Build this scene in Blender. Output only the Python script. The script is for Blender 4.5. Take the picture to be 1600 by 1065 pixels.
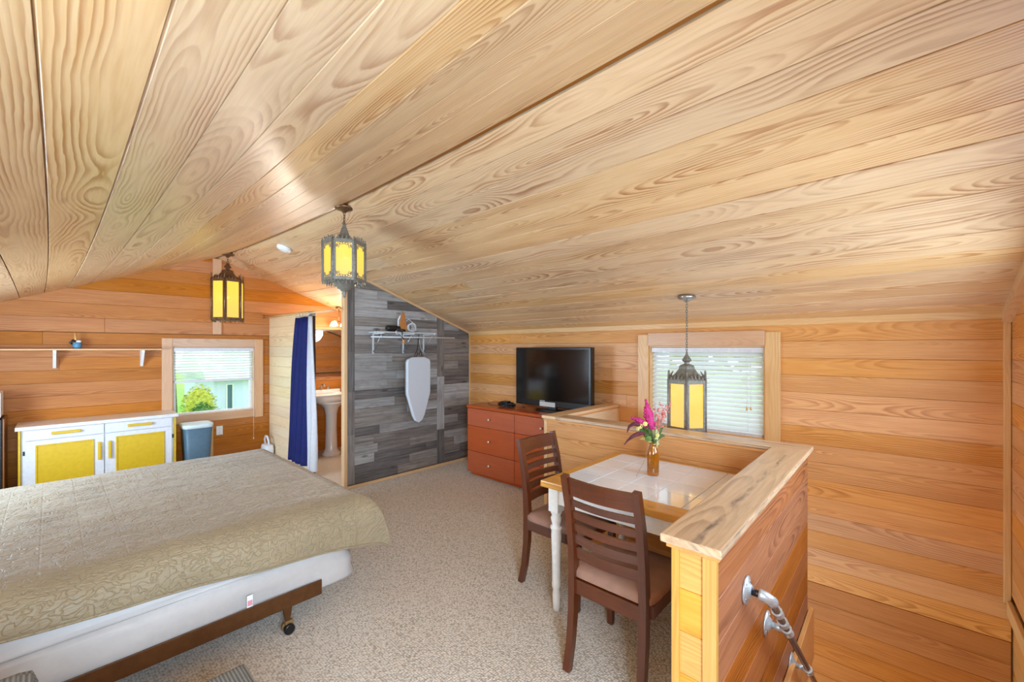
import bpy, bmesh, math, random
from mathutils import Vector, Matrix
random.seed(7)
R = random.Random(11)
for o in list(bpy.data.objects): bpy.data.objects.remove(o)
SC = bpy.context.scene
COL = SC.collection
PI = math.pi

# ------------------------------------------------------------------ camera, world, light, exposure
cam_d = bpy.data.cameras.new('camera'); cam = bpy.data.objects.new('camera', cam_d); COL.objects.link(cam)
cam.location = (0, 0, 1.55); cam.rotation_euler = (PI/2, 0, -math.radians(47.5))
cam_d.sensor_width = 36; cam_d.lens = 36*660/1600; cam_d.shift_y = 11.5/1600; cam_d.clip_start = .05; cam_d.clip_end = 300
SC.camera = cam
W = bpy.data.worlds.new('sky'); SC.world = W; W.use_nodes = True
wb = W.node_tree.nodes['Background']; wb.inputs[0].default_value = (.80, .91, 1, 1); wb.inputs[1].default_value = 1.3
SC.view_settings.view_transform = 'Standard'; SC.view_settings.look = 'None'
SC.view_settings.gamma = 1; SC.view_settings.use_curve_mapping = False
SC.view_settings.exposure = 1.05

def area(name, loc, rot, sx, sy, power, col):
    l = bpy.data.lights.new(name, 'AREA'); l.shape = 'RECTANGLE'; l.size = sx; l.size_y = sy; l.energy = power; l.color = col
    o = bpy.data.objects.new(name, l); COL.objects.link(o); o.location = loc; o.rotation_euler = rot
    return o
# added fill lights outside the made-up windows behind the camera and on the left
area('fill_near', (-.1, -.66, 1.35), (-PI/2, 0, PI), .95, 1.1, 90, (.60, .785, 1))
area('fill_stairs', (2.45, -.66, 1.4), (-PI/2, 0, PI), 1.5, 1.0, 24, (.60, .785, 1))
area('fill_left', (-1.16, 4.45, 1.2), (0, -PI/2, 0), .75, 1.45, 62, (.60, .785, 1))

# ------------------------------------------------------------------ helpers
def C(r, g, b):
    f = lambda c: (c/12.92 if c <= .04045 else ((c+.055)/1.055)**2.4)
    return (f(r/255), f(g/255), f(b/255), 1)

class NT:
    def __init__(s, name):
        s.m = bpy.data.materials.new(name); s.m.use_nodes = True; s.t = s.m.node_tree; s.n = s.t.nodes
        s.b = s.n['Principled BSDF']; s.out = s.n['Material Output']
    def add(s, t, **k):
        n = s.n.new(t)
        for a, v in k.items(): setattr(n, a, v)
        return n
    def l(s, a, b): s.t.links.new(a, b)
    def math(s, op, a, b=None, c=None):
        n = s.n.new('ShaderNodeMath'); n.operation = op
        for i, v in enumerate((a, b, c)):
            if v is None: continue
            if isinstance(v, (int, float)): n.inputs[i].default_value = v
            else: s.l(v, n.inputs[i])
        return n.outputs[0]
    def comb(s, x, y, z=0):
        n = s.n.new('ShaderNodeCombineXYZ')
        for i, v in enumerate((x, y, z)):
            if isinstance(v, (int, float)): n.inputs[i].default_value = v
            else: s.l(v, n.inputs[i])
        return n.outputs[0]
    def noise(s, vec, scale=1, detail=2, rough=.5, dist=0):
        n = s.n.new('ShaderNodeTexNoise'); n.inputs['Scale'].default_value = scale; n.inputs['Detail'].default_value = detail
        n.inputs['Roughness'].default_value = rough; n.inputs['Distortion'].default_value = dist
        if vec is not None: s.l(vec, n.inputs['Vector'])
        return n.outputs[0]
    def ramp(s, fac, stops, interp='LINEAR'):
        n = s.n.new('ShaderNodeValToRGB'); n.color_ramp.interpolation = interp
        e = n.color_ramp.elements
        while len(e) < len(stops): e.new(.5)
        for x, (p, c) in zip(e, stops): x.position = p; x.color = c if len(c) == 4 else (*c, 1)
        s.l(fac, n.inputs[0]); return n.outputs[0]
    def mix(s, fac, a, b, mode='MIX'):
        n = s.n.new('ShaderNodeMix'); n.data_type = 'RGBA'; n.blend_type = mode
        for i, v in ((0, fac), (6, a), (7, b)):
            if isinstance(v, (int, float)): n.inputs[i].default_value = v
            elif isinstance(v, tuple): n.inputs[i].default_value = v
            else: s.l(v, n.inputs[i])
        return n.outputs[2]
    def bump(s, h, strength=.2, dist=.01):
        n = s.n.new('ShaderNodeBump'); n.inputs['Strength'].default_value = strength; n.inputs['Distance'].default_value = dist
        s.l(h, n.inputs['Height']); s.l(n.outputs[0], s.b.inputs['Normal'])
    def uv(s):
        n = s.n.new('ShaderNodeUVMap'); x = s.n.new('ShaderNodeSeparateXYZ'); s.l(n.outputs[0], x.inputs[0])
        return x.outputs[0], x.outputs[1]
    def rnd(s): return s.n.new('ShaderNodeObjectInfo').outputs['Random']

def plain(name, col, rough=.5, metal=0, spec=.5, var=.06, coat=0, nscale=30, bump=0):
    k = NT(name); b = k.b
    tc = k.n.new('ShaderNodeTexCoord').outputs['Object']
    n = k.noise(tc, nscale, 3)
    lo = tuple(max(0, c*(1-var)) for c in col[:3])+(1,); hi = tuple(min(1, c*(1+var)) for c in col[:3])+(1,)
    k.l(k.ramp(n, [(.3, lo), (.7, hi)]), b.inputs['Base Color'])
    b.inputs['Roughness'].default_value = rough; b.inputs['Metallic'].default_value = metal; b.inputs['Specular IOR Level'].default_value = spec
    b.inputs['Coat Weight'].default_value = coat; b.inputs['Coat Roughness'].default_value = .1
    if bump: k.bump(n, bump, .004)
    return k.m

def wood(name, light, mid, dark, spacing=.011, contrast=1., rough=.38, coat=.25, tint=.16, depth=.16, knots=.3, uscale=1., spec=.5):
    k = NT(name); b = k.b
    u, v = k.uv(); r = k.rnd()
    if uscale != 1: u = k.math('MULTIPLY', u, uscale)
    r2 = k.math('FRACT', k.math('MULTIPLY', r, 17.31)); r3 = k.math('FRACT', k.math('MULTIPLY', r, 91.7))
    uo = k.math('ADD', u, k.math('MULTIPLY', r, 173.))
    low = k.noise(k.comb(k.math('MULTIPLY', uo, .55), k.math('MULTIPLY', v, 1.2), k.math('MULTIPLY', r2, 40.)), 1, 2)
    d = k.math('MULTIPLY', k.math('ADD', k.math('SUBTRACT', low, .5), k.math('MULTIPLY', k.math('SUBTRACT', r3, .5), .5)), depth*2.2)
    warp = k.noise(k.comb(k.math('MULTIPLY', uo, 2.2), k.math('MULTIPLY', v, 9.), r), 1, 3, .6)
    vv = k.math('ADD', k.math('ADD', v, k.math('MULTIPLY', k.math('SUBTRACT', r2, .5), .13)), k.math('MULTIPLY', k.math('SUBTRACT', warp, .5), .03))
    rad = k.math('SQRT', k.math('ADD', k.math('MULTIPLY', vv, vv), k.math('MULTIPLY', d, d)))
    fine = k.noise(k.comb(k.math('MULTIPLY', uo, 5.), k.math('MULTIPLY', v, 90.), r), 1, 2)
    rr = k.math('ADD', k.math('DIVIDE', rad, spacing), k.math('MULTIPLY', fine, .35))
    fr = k.math('FRACT', rr)
    ring = k.ramp(fr, [(0, (.0, .0, .0)), (.35, (.12, .12, .12)), (.74, (.9, .9, .9)), (.88, (1, 1, 1)), (1, (0, 0, 0))])
    msk = k.noise(k.comb(k.math('MULTIPLY', uo, 1.3), k.math('MULTIPLY', v, 9.), k.math('MULTIPLY', r, 9.)), 1, 2)
    mk = k.ramp(msk, [(.38, (.12, .12, .12)), (.68, (1, 1, 1))])
    f = k.math('MULTIPLY', k.math('MULTIPLY', ring, mk), contrast)
    base = k.mix(k.ramp(fine, [(.25, (0, 0, 0)), (.8, (1, 1, 1))]), light, mid)
    col = k.mix(f, base, dark)
    # knots
    if knots:
        kn = k.n.new('ShaderNodeTexVoronoi'); kn.inputs['Scale'].default_value = 1
        k.l(k.comb(k.math('MULTIPLY', uo, 1.1), k.math('MULTIPLY', v, 5.), k.math('MULTIPLY', r, 31.)), kn.inputs['Vector'])
        kf = k.ramp(kn.outputs['Distance'], [(0, (1, 1, 1)), (.04, (.8, .8, .8)), (.075, (0, 0, 0))])
        col = k.mix(k.math('MULTIPLY', kf, knots), col, tuple(c*.35 for c in dark[:3])+(1,))
    hs = k.n.new('ShaderNodeHueSaturation'); k.l(col, hs.inputs['Color'])
    k.l(k.math('ADD', k.math('MULTIPLY', r2, tint*2), 1-tint), hs.inputs['Value'])
    k.l(k.math('ADD', k.math('MULTIPLY', r3, .2), .9), hs.inputs['Saturation'])
    k.l(hs.outputs[0], b.inputs['Base Color'])
    b.inputs['Roughness'].default_value = rough; b.inputs['Specular IOR Level'].default_value = spec; b.inputs['Coat Weight'].default_value = coat; b.inputs['Coat Roughness'].default_value = .3
    k.bump(f, .12, .002)
    return k.m

M = {}
M['ceil'] = wood('pale_pine', C(226, 191, 148), C(215, 174, 125), C(158, 94, 44), spacing=.013, contrast=.85, rough=.4, coat=.35, tint=.07, depth=.22)
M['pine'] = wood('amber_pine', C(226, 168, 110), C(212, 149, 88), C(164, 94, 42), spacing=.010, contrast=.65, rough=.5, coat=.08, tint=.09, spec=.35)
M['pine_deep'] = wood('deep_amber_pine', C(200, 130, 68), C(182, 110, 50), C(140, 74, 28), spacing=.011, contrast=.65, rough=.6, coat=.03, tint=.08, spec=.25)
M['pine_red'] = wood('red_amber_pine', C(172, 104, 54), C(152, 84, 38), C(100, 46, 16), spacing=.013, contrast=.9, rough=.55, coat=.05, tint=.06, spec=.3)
M['pine_lit'] = wood('lit_pine', C(242, 220, 186), C(234, 206, 166), C(206, 160, 112), spacing=.013, contrast=.5, rough=.42, coat=.15, tint=.05)  # paler pine copy, bright light on the washroom wall put into its colour
M['trim'] = wood('blond_trim', C(228, 190, 142), C(219, 174, 122), C(190, 132, 80), spacing=.012, contrast=.45, rough=.42, coat=.2, tint=.05, knots=0)
M['cap'] = wood('worn_cap_board', C(214, 178, 138), C(196, 156, 116), C(140, 100, 66), spacing=.016, contrast=.6, rough=.4, coat=.25, tint=.05)
def cap_stain():
    m = M['cap']; t = m.node_tree; b = t.nodes['Principled BSDF']; src = b.inputs['Base Color'].links[0].from_socket
    k = NT.__new__(NT); k.m = m; k.t = t; k.n = t.nodes; k.b = b; k.out = None
    u, v = k.uv(); n = k.noise(k.comb(k.math('MULTIPLY', u, 2.4), k.math('MULTIPLY', v, 11.), 3.), 1, 4, .65); w = k.noise(k.comb(k.math('MULTIPLY', u, 7.), 0, 0), 1, 3)
    crack = k.math('ABSOLUTE', k.math('SUBTRACT', k.math('ADD', v, .012), k.math('MULTIPLY', k.math('SUBTRACT', w, .5), .05)))
    cm = k.math('MULTIPLY', k.ramp(crack, [(0, (1, 1, 1)), (.006, (.7, .7, .7)), (.016, (0, 0, 0))]), k.ramp(n, [(.48, (0, 0, 0)), (.6, (1, 1, 1))]))
    st_ = k.ramp(n, [(.55, (0, 0, 0)), (.8, (.4, .4, .4))])
    col = k.mix(st_, src, C(128, 112, 98)); col = k.mix(cm, col, C(98, 84, 76)); t.links.new(col, b.inputs['Base Color'])
cap_stain()
M['table_wood'] = wood('honey_table_wood', C(226, 170, 92), C(212, 152, 74), C(180, 114, 46), spacing=.014, contrast=.5, rough=.3, coat=.4, tint=.04, knots=0)
M['ridge'] = wood('brown_strip', C(150, 96, 52), C(132, 80, 42), C(96, 54, 26), contrast=.4, tint=.05, knots=0)
M['cherry'] = wood('cherry_veneer', C(192, 90, 42), C(176, 78, 35), C(136, 54, 22), spacing=.012, contrast=.4, rough=.3, coat=.4, tint=.04, knots=0, uscale=.6)
M['walnut'] = wood('dark_walnut', C(100, 50, 28), C(82, 39, 21), C(50, 22, 12), spacing=.012, contrast=.4, rough=.28, coat=.5, tint=.05, knots=0)
def greyboard():
    k = NT('weathered_grey_board'); b = k.b
    u, v = k.uv(); r = k.rnd(); uo = k.math('ADD', u, k.math('MULTIPLY', r, 211.))
    r2 = k.math('FRACT', k.math('MULTIPLY', r, 37.7))
    base = k.ramp(r2, [(0, C(84, 78, 76)), (.18, C(116, 108, 102)), (.36, C(142, 134, 126)), (.56, C(160, 158, 156)), (.72, C(132, 118, 106)), (.86, C(184, 182, 182)), (1, C(106, 102, 104))], 'CONSTANT')
    s1 = k.noise(k.comb(k.math('MULTIPLY', uo, 2.2), k.math('MULTIPLY', v, 45.), r), 1, 4, .65)
    s2 = k.noise(k.comb(k.math('MULTIPLY', uo, 5.), k.math('MULTIPLY', v, 10.), r), 1, 3, .6)
    col = k.mix(k.ramp(s1, [(.3, (0, 0, 0)), (.7, (1, 1, 1))]), k.mix(.45, base, C(48, 46, 46)), k.mix(.22, base, C(214, 212, 210)))
    col = k.mix(k.math('MULTIPLY', k.ramp(s2, [(.5, (0, 0, 0)), (.75, (1, 1, 1))]), .45), col, C(84, 78, 74))
    kn = k.n.new('ShaderNodeTexVoronoi'); kn.inputs['Scale'].default_value = 1
    k.l(k.comb(k.math('MULTIPLY', uo, 2.2), k.math('MULTIPLY', v, 7.), k.math('MULTIPLY', r, 31.)), kn.inputs['Vector'])
    col = k.mix(k.ramp(kn.outputs['Distance'], [(0, (.9, .9, .9)), (.09, (.5, .5, .5)), (.13, (0, 0, 0))]), col, C(52, 44, 40))
    k.l(col, b.inputs['Base Color']); b.inputs['Roughness'].default_value = .42; b.inputs['Coat Weight'].default_value = .15
    k.bump(s1, .15, .003); return k.m
M['grey'] = greyboard()
def carpet():
    k = NT('berber_carpet'); b = k.b
    tc = k.n.new('ShaderNodeTexCoord').outputs['Object']
    vo = k.n.new('ShaderNodeTexVoronoi'); vo.inputs['Scale'].default_value = 85; vo.inputs['Randomness'].default_value = .55; k.l(tc, vo.inputs['Vector'])
    n = k.noise(tc, 1.2, 4, .6); n2 = k.noise(tc, 130, 2)
    c1 = k.ramp(vo.outputs['Distance'], [(.0, C(240, 232, 222)), (.45, C(228, 218, 207)), (.75, C(174, 162, 148))])
    sp = k.ramp(vo.outputs['Color'], [(.0, (0, 0, 0)), (.8, (0, 0, 0)), (.93, (1, 1, 1))])
    col = k.mix(k.math('MULTIPLY', sp, .55), c1, C(150, 132, 114))
    col = k.mix(k.ramp(n, [(.35, (0, 0, 0)), (.7, (.2, .2, .2))]), col, C(206, 182, 156))
    k.l(col, b.inputs['Base Color']); b.inputs['Roughness'].default_value = .95; b.inputs['Specular IOR Level'].default_value = .1
    h = k.math('SUBTRACT', k.math('MULTIPLY', n2, .3), vo.outputs['Distance'])
    k.bump(h, .7, .006); return k.m
M['carpet'] = carpet()
def quilt_mat():
    k = NT('khaki_quilt'); b = k.b
    u, v = k.uv(); p = k.comb(u, v)
    w1 = k.noise(p, 27, 1.2, .5, .6)
    line = k.math('ABSOLUTE', k.math('SUBTRACT', w1, .5))
    stitch = k.ramp(line, [(0, (0, 0, 0)), (.02, (.6, .6, .6)), (.07, (1, 1, 1))])
    cols = k.math('ABSOLUTE', k.math('SUBTRACT', k.math('FRACT', k.math('MULTIPLY', u, 7.5)), .5))
    seam = k.ramp(cols, [(0, (.65, .65, .65)), (.04, (1, 1, 1))])
    cr = k.noise(k.comb(k.math('MULTIPLY', u, 8.), k.math('MULTIPLY', v, 42.)), 1, 3, .6)
    h = k.math('ADD', k.math('MULTIPLY', stitch, seam), k.math('MULTIPLY', cr, 1.1))
    k.bump(h, .5, .009)
    big = k.noise(p, 2.2, 3)
    col = k.mix(k.ramp(big, [(.3, (0, 0, 0)), (.7, (1, 1, 1))]), C(142, 122, 92), C(156, 136, 105))
    col = k.mix(k.ramp(stitch, [(0, (.16, .16, .16)), (1, (0, 0, 0))]), col, C(124, 104, 74))
    k.l(col, b.inputs['Base Color']); b.inputs['Roughness'].default_value = .52; b.inputs['Sheen Weight'].default_value = .25
    b.inputs['Specular IOR Level'].default_value = .45; return k.m
M['quilt'] = quilt_mat()
def glow(name, top, bot, strength, z0=0, z1=1):
    k = NT(name); b = k.b
    tc = k.n.new('ShaderNodeTexCoord').outputs['Generated']; x = k.n.new('ShaderNodeSeparateXYZ'); k.l(tc, x.inputs[0])
    n = k.noise(tc, 2.5, 3); f = k.math('ADD', x.outputs[2], k.math('MULTIPLY', k.math('SUBTRACT', n, .5), .5))
    col = k.ramp(f, [(.15, bot), (.8, top)])
    b.inputs['Base Color'].default_value = C(150, 108, 34); k.l(col, b.inputs['Emission Color']); b.inputs['Emission Strength'].default_value = strength
    b.inputs['Roughness'].default_value = .25
    tr = k.n.new('ShaderNodeBsdfTransparent'); tr.inputs[0].default_value = (1, .86, .6, 1)
    mx = k.n.new('ShaderNodeMixShader'); mx.inputs[0].default_value = .12
    k.l(b.outputs[0], mx.inputs[1]); k.l(tr.outputs[0], mx.inputs[2]); k.l(mx.outputs[0], k.out.inputs[0])
    return k.m
M['amber'] = glow('lit_amber_glass', C(255, 218, 84), C(246, 206, 104), .48)
M['amber2'] = glow('lit_orange_glass', C(255, 182, 26), C(232, 196, 112), .5)
def glassy(name, col, alpha_rough=.02, tint=.9):
    k = NT(name)
    tr = k.n.new('ShaderNodeBsdfTransparent'); tr.inputs[0].default_value = col
    gl = k.n.new('ShaderNodeBsdfGlossy'); gl.inputs['Roughness'].default_value = alpha_rough
    mx = k.n.new('ShaderNodeMixShader'); mx.inputs[0].default_value = .06; k.l(tr.outputs[0], mx.inputs[1]); k.l(gl.outputs[0], mx.inputs[2])
    k.l(mx.outputs[0], k.out.inputs[0]); return k.m
M['pane'] = glassy('window_glass', (.95, .98, .98, 1))
def amber_bottle():
    k = NT('amber_bottle_glass'); b = k.b
    b.inputs['Base Color'].default_value = C(226, 148, 40); b.inputs['Roughness'].default_value = .05
    b.inputs['Transmission Weight'].default_value = .7; b.inputs['Coat Weight'].default_value = .5
    return k.m
M['bottle'] = amber_bottle()
def slat_mat():
    k = NT('white_blind_slat')
    tl = k.n.new('ShaderNodeBsdfTranslucent'); tl.inputs[0].default_value = (.9, .92, .92, 1)
    k.b.inputs['Base Color'].default_value = C(240, 240, 238); k.b.inputs['Roughness'].default_value = .4
    mx = k.n.new('ShaderNodeMixShader'); mx.inputs[0].default_value = .5
    k.l(k.b.outputs[0], mx.inputs[1]); k.l(tl.outputs[0], mx.inputs[2]); k.l(mx.outputs[0], k.out.inputs[0]); return k.m
M['slat'] = slat_mat()
def corduroy():
    k = NT('grey_ribbed_fabric'); b = k.b
    u, v = k.uv(); n = k.noise(k.comb(u, v), 60, 3)
    s = k.math('SINE', k.math('MULTIPLY', u, 620.)); h = k.math('ADD', s, n)
    k.l(k.ramp(k.math('MULTIPLY_ADD', h, .25, .3), [(.1, C(84, 80, 74)), (.8, C(138, 132, 122))]), b.inputs['Base Color'])
    b.inputs['Roughness'].default_value = .9; k.bump(s, .5, .004); return k.m
M['cord'] = corduroy()
def leaves(name, a, bb, scale=6):
    k = NT(name); tc = k.n.new('ShaderNodeTexCoord').outputs['Object']; n = k.noise(tc, scale, 4, .7)
    k.l(k.ramp(n, [(.3, a), (.7, bb)]), k.b.inputs['Base Color']); k.b.inputs['Roughness'].default_value = .7; return k.m
P = lambda n, c, **k: M.setdefault(n, plain(n, c, **k))
P('white_paint', C(236, 236, 234), rough=.4); P('cab_white', C(216, 214, 218), rough=.35); P('cab_top', C(236, 222, 208), rough=.35)
P('yellow', C(208, 168, 16), rough=.4); P('black', C(22, 21, 22), rough=.35); P('dark_iron', C(128, 124, 114), rough=.5, metal=.3, var=.25, nscale=60)
P('bronze', C(120, 88, 60), rough=.38, metal=.6, var=.2); P('steel', C(176, 178, 180), rough=.28, metal=.9); P('galv', C(190, 196, 200), rough=.35, metal=.6, var=.12, nscale=80)
P('pipe_brown', C(112, 88, 74), rough=.35, metal=.5); P('sheet', C(204, 196, 192), rough=.8, var=.02); P('boxspring', C(192, 182, 176), rough=.85, var=.03)
P('rail_brown', C(96, 58, 26), rough=.4, metal=.4, var=.15); P('caster_tan', C(150, 116, 72), rough=.4, metal=.3)
P('seat_suede', C(150, 112, 94), rough=.85, var=.12, nscale=14); P('tile', C(240, 242, 250), rough=.06, coat=.3, var=.015, nscale=6); P('grout', C(212, 208, 208), rough=.8)
P('porcelain', C(240, 236, 228), rough=.12, coat=.4, var=.01); P('navy', C(34, 44, 122), rough=.75, var=.1); P('white_cloth', C(236, 238, 244), rough=.8, var=.03)
P('bin_blue', C(78, 104, 122), rough=.45); P('bin_lid', C(214, 226, 228), rough=.5); P('screen', C(14, 11, 11), rough=.1, spec=.6, coat=.4); P('bezel', C(20, 18, 18), rough=.25)
P('silver_text', C(196, 192, 188), rough=.5); P('dark_gap', C(58, 38, 24), rough=.9); P('gap_light', C(136, 92, 56), rough=.8)
P('ironcover', C(206, 210, 218), rough=.85, var=.05, nscale=120, bump=.3); P('wire_white', C(214, 216, 218), rough=.4); P('copper', C(214, 150, 90), rough=.3, metal=.6)
P('magenta', C(186, 40, 110), rough=.7, var=.2); P('pinkish', C(220, 126, 120), rough=.7, var=.2); P('burgundy', C(96, 34, 48), rough=.7, var=.2); P('leaf_green', C(104, 128, 62), rough=.6, var=.25)
P('pale_green', C(176, 182, 130), rough=.6, var=.2); P('yellow_flower', C(228, 210, 130), rough=.6, var=.15); P('twig', C(150, 130, 108), rough=.7)
P('house_blue', C(214, 218, 244), rough=.8); P('roof_grey', C(206, 206, 208), rough=.8); P('trunk', C(150, 136, 124), rough=.9); P('vinyl', C(206, 196, 180), rough=.5)
P('blue_plastic', C(86, 140, 176), rough=.4); P('brush_wood', C(224, 172, 104), rough=.5); P('pink', C(226, 150, 156), rough=.6); P('knob', C(222, 216, 204), rough=.25, metal=.4)
P('mirror_frame', C(74, 50, 30), rough=.35); P('outlet_white', C(238, 238, 236), rough=.35); P('gable_wash', C(214, 178, 152), rough=.5)
M['casing'] = wood('pinkish_casing', C(216, 174, 138), C(204, 158, 122), C(176, 122, 84), contrast=.35, tint=.05, knots=0)
mm = NT('mirror_glass'); mm.b.inputs['Metallic'].default_value = 1; mm.b.inputs['Roughness'].default_value = .03; mm.b.inputs['Base Color'].default_value = (.86, .84, .8, 1); M['mirror'] = mm.m
M['grass'] = leaves('lawn_grass', C(126, 190, 50), C(168, 224, 84), 2.); M['bush_y'] = leaves('yellow_green_leaves', C(150, 160, 40), C(214, 208, 84), 5); M['bush_g'] = leaves('green_leaves', C(52, 96, 44), C(112, 156, 72), 5)
gb = NT('lamp_bulb_glow'); gb.b.inputs['Emission Color'].default_value = C(255, 232, 180); gb.b.inputs['Emission Strength'].default_value = .5; M['bulb'] = gb.m
sh = NT('frosted_shade'); sh.b.inputs['Base Color'].default_value = C(250, 244, 226); sh.b.inputs['Emission Color'].default_value = C(255, 238, 200); sh.b.inputs['Emission Strength'].default_value = 2.; M['shade'] = sh.m

def tag(o, label=None, cat=None, group=None, kind=None):
    if label: o['label'] = label
    if cat: o['category'] = cat
    if group: o['group'] = group
    if kind: o['kind'] = kind
    return o
def empty(name, loc=(0, 0, 0), rz=0):
    o = bpy.data.objects.new(name, None); COL.objects.link(o); o.location = loc; o.rotation_euler.z = rz; o.empty_display_size = .1
    return o
def obj(name, mesh, mat=None, parent=None, loc=None, rot=None):
    o = bpy.data.objects.new(name, mesh); COL.objects.link(o)
    if mat is not None and len(mesh.materials) == 0: mesh.materials.append(M[mat] if isinstance(mat, str) else mat)
    if parent: o.parent = parent
    if loc is not None: o.location = loc
    if rot is not None: o.rotation_euler = rot
    return o

class MB:
    """collects shapes of ONE part in a bmesh"""
    def __init__(s): s.bm = bmesh.new(); s.smooth = set()
    def box(s, x0, x1, y0, y1, z0, z1, bev=0, mat=None):
        r = bmesh.ops.create_cube(s.bm, size=1); vs = r['verts']
        for v in vs: v.co = Vector(((x0+x1)/2+v.co.x*(x1-x0), (y0+y1)/2+v.co.y*(y1-y0), (z0+z1)/2+v.co.z*(z1-z0)))
        if mat is not None: bmesh.ops.transform(s.bm, matrix=mat, verts=vs)
        if bev:
            es = list({e for v in vs for e in v.link_edges})
            bmesh.ops.bevel(s.bm, geom=es, offset=bev, segments=2, profile=.6, affect='EDGES')
        return s
    def prism(s, poly, f, t0, t1, ch=0):
        """poly: 2D convex polygon (ccw); f(a,b,t) -> 3D point; t1 is the front; ch chamfers the front edge"""
        n = len(poly)
        def inset(c):
            out = []
            for i in range(n):
                p0 = Vector(poly[i-1]); p1 = Vector(poly[i]); p2 = Vector(poly[(i+1) % n])
                d1 = (p1-p0).normalized(); d2 = (p2-p1).normalized(); n1 = Vector((-d1.y, d1.x)); n2 = Vector((-d2.y, d2.x))
                k = 1+n1.dot(n2)
                out.append(p1+(n1+n2)*(c/k if k > .05 else 0))
            return out
        rings = [[s.bm.verts.new(f(p[0], p[1], t0)) for p in poly]]
        if ch:
            rings.append([s.bm.verts.new(f(p[0], p[1], t1-(ch if t1 > t0 else -ch))) for p in poly])
            rings.append([s.bm.verts.new(f(p[0], p[1], t1)) for p in inset(ch)])
        else: rings.append([s.bm.verts.new(f(p[0], p[1], t1)) for p in poly])
        for a, b in zip(rings, rings[1:]):
            for i in range(n): s.bm.faces.new((a[i], a[(i+1) % n], b[(i+1) % n], b[i]))
        s.bm.faces.new(list(reversed(rings[0]))); s.bm.faces.new(rings[-1])
        return s
    def tube(s, pts, r, seg=8, cap=True):
        pts = [Vector(p) for p in pts]; rr = r if isinstance(r, (list, tuple)) else [r]*len(pts)
        up = None; rings = []
        for i, p in enumerate(pts):
            t = (pts[min(i+1, len(pts)-1)]-pts[max(i-1, 0)]).normalized()
            if up is None: up = t.orthogonal().normalized()
            else: up = (up-t*up.dot(t)).normalized()
            b = t.cross(up)
            rings.append([s.bm.verts.new(p+(up*math.cos(2*PI*j/seg)+b*math.sin(2*PI*j/seg))*rr[i]) for j in range(seg)])
        for a, b in zip(rings, rings[1:]):
            for j in range(seg):
                f = s.bm.faces.new((a[j], a[(j+1) % seg], b[(j+1) % seg], b[j])); f.smooth = True
        if cap: s.bm.faces.new(list(reversed(rings[0]))); s.bm.faces.new(rings[-1])
        return s
    def lathe(s, prof, c=(0, 0, 0), seg=20, smooth=True, rot=0, M4=None):
        rings = []
        for r, z in prof:
            ring = []
            for j in range(seg):
                a = 2*PI*j/seg+rot; p = Vector((c[0]+max(r, 1e-4)*math.cos(a), c[1]+max(r, 1e-4)*math.sin(a), c[2]+z))
                if M4 is not None: p = M4 @ p
                ring.append(s.bm.verts.new(p))
            rings.append(ring)
        for a, b in zip(rings, rings[1:]):
            for j in range(seg):
                f = s.bm.faces.new((a[j], a[(j+1) % seg], b[(j+1) % seg], b[j])); f.smooth = smooth
        s.bm.faces.new(list(reversed(rings[0]))); s.bm.faces.new(rings[-1])
        return s
    def sweep(s, pts, side, w, d):
        """rectangular section swept along pts; side = fixed width direction; w width, d depth (lists ok)"""
        pts = [Vector(p) for p in pts]; side = Vector(side).normalized(); rings = []
        for i, p in enumerate(pts):
            t = (pts[min(i+1, len(pts)-1)]-pts[max(i-1, 0)]).normalized(); n = t.cross(side).normalized()
            ww = w[i] if isinstance(w, (list, tuple)) else w; dd = d[i] if isinstance(d, (list, tuple)) else d
            rings.append([s.bm.verts.new(p+side*(a*ww/2)+n*(b*dd/2)) for a, b in ((-1, -1), (1, -1), (1, 1), (-1, 1))])
        for a, b in zip(rings, rings[1:]):
            for j in range(4): s.bm.faces.new((a[j], a[(j+1) % 4], b[(j+1) % 4], b[j]))
        s.bm.faces.new(list(reversed(rings[0]))); s.bm.faces.new(rings[-1])
        return s
    def torus(s, c, Rm, r, M4=None, seg=14, ss=6, sx=1):
        rings = []
        for i in range(seg):
            a = 2*PI*i/seg; ring = []
            for j in range(ss):
                b = 2*PI*j/ss; p = Vector(((Rm+r*math.cos(b))*math.cos(a)*sx, (Rm+r*math.cos(b))*math.sin(a), r*math.sin(b)))
                if M4 is not None: p = M4 @ p
                ring.append(s.bm.verts.new(p+Vector(c)))
            rings.append(ring)
        for i in range(seg):
            a, b = rings[i], rings[(i+1) % seg]
            for j in range(ss):
                f = s.bm.faces.new((a[j], b[j], b[(j+1) % ss], a[(j+1) % ss])); f.smooth = True
        return s
    def ball(s, c, r, sc=(1, 1, 1), seg=10):
        rr = bmesh.ops.create_uvsphere(s.bm, u_segments=seg, v_segments=max(6, seg*2//3), radius=r)
        for v in rr['verts']:
            v.co = Vector((v.co.x*sc[0], v.co.y*sc[1], v.co.z*sc[2]))+Vector(c)
            for f in v.link_faces: f.smooth = True
        return s
    def grid(s, f, nu, nv, smooth=True, closed_u=False):
        vs = [[s.bm.verts.new(f(i/nu, j/nv)) for j in range(nv+1)] for i in range(nu+(0 if closed_u else 1))]
        n = len(vs)
        for i in range(nu):
            for j in range(nv):
                q = s.bm.faces.new((vs[i][j], vs[(i+1) % n][j], vs[(i+1) % n][j+1], vs[i][j+1])); q.smooth = smooth
        return s
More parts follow.
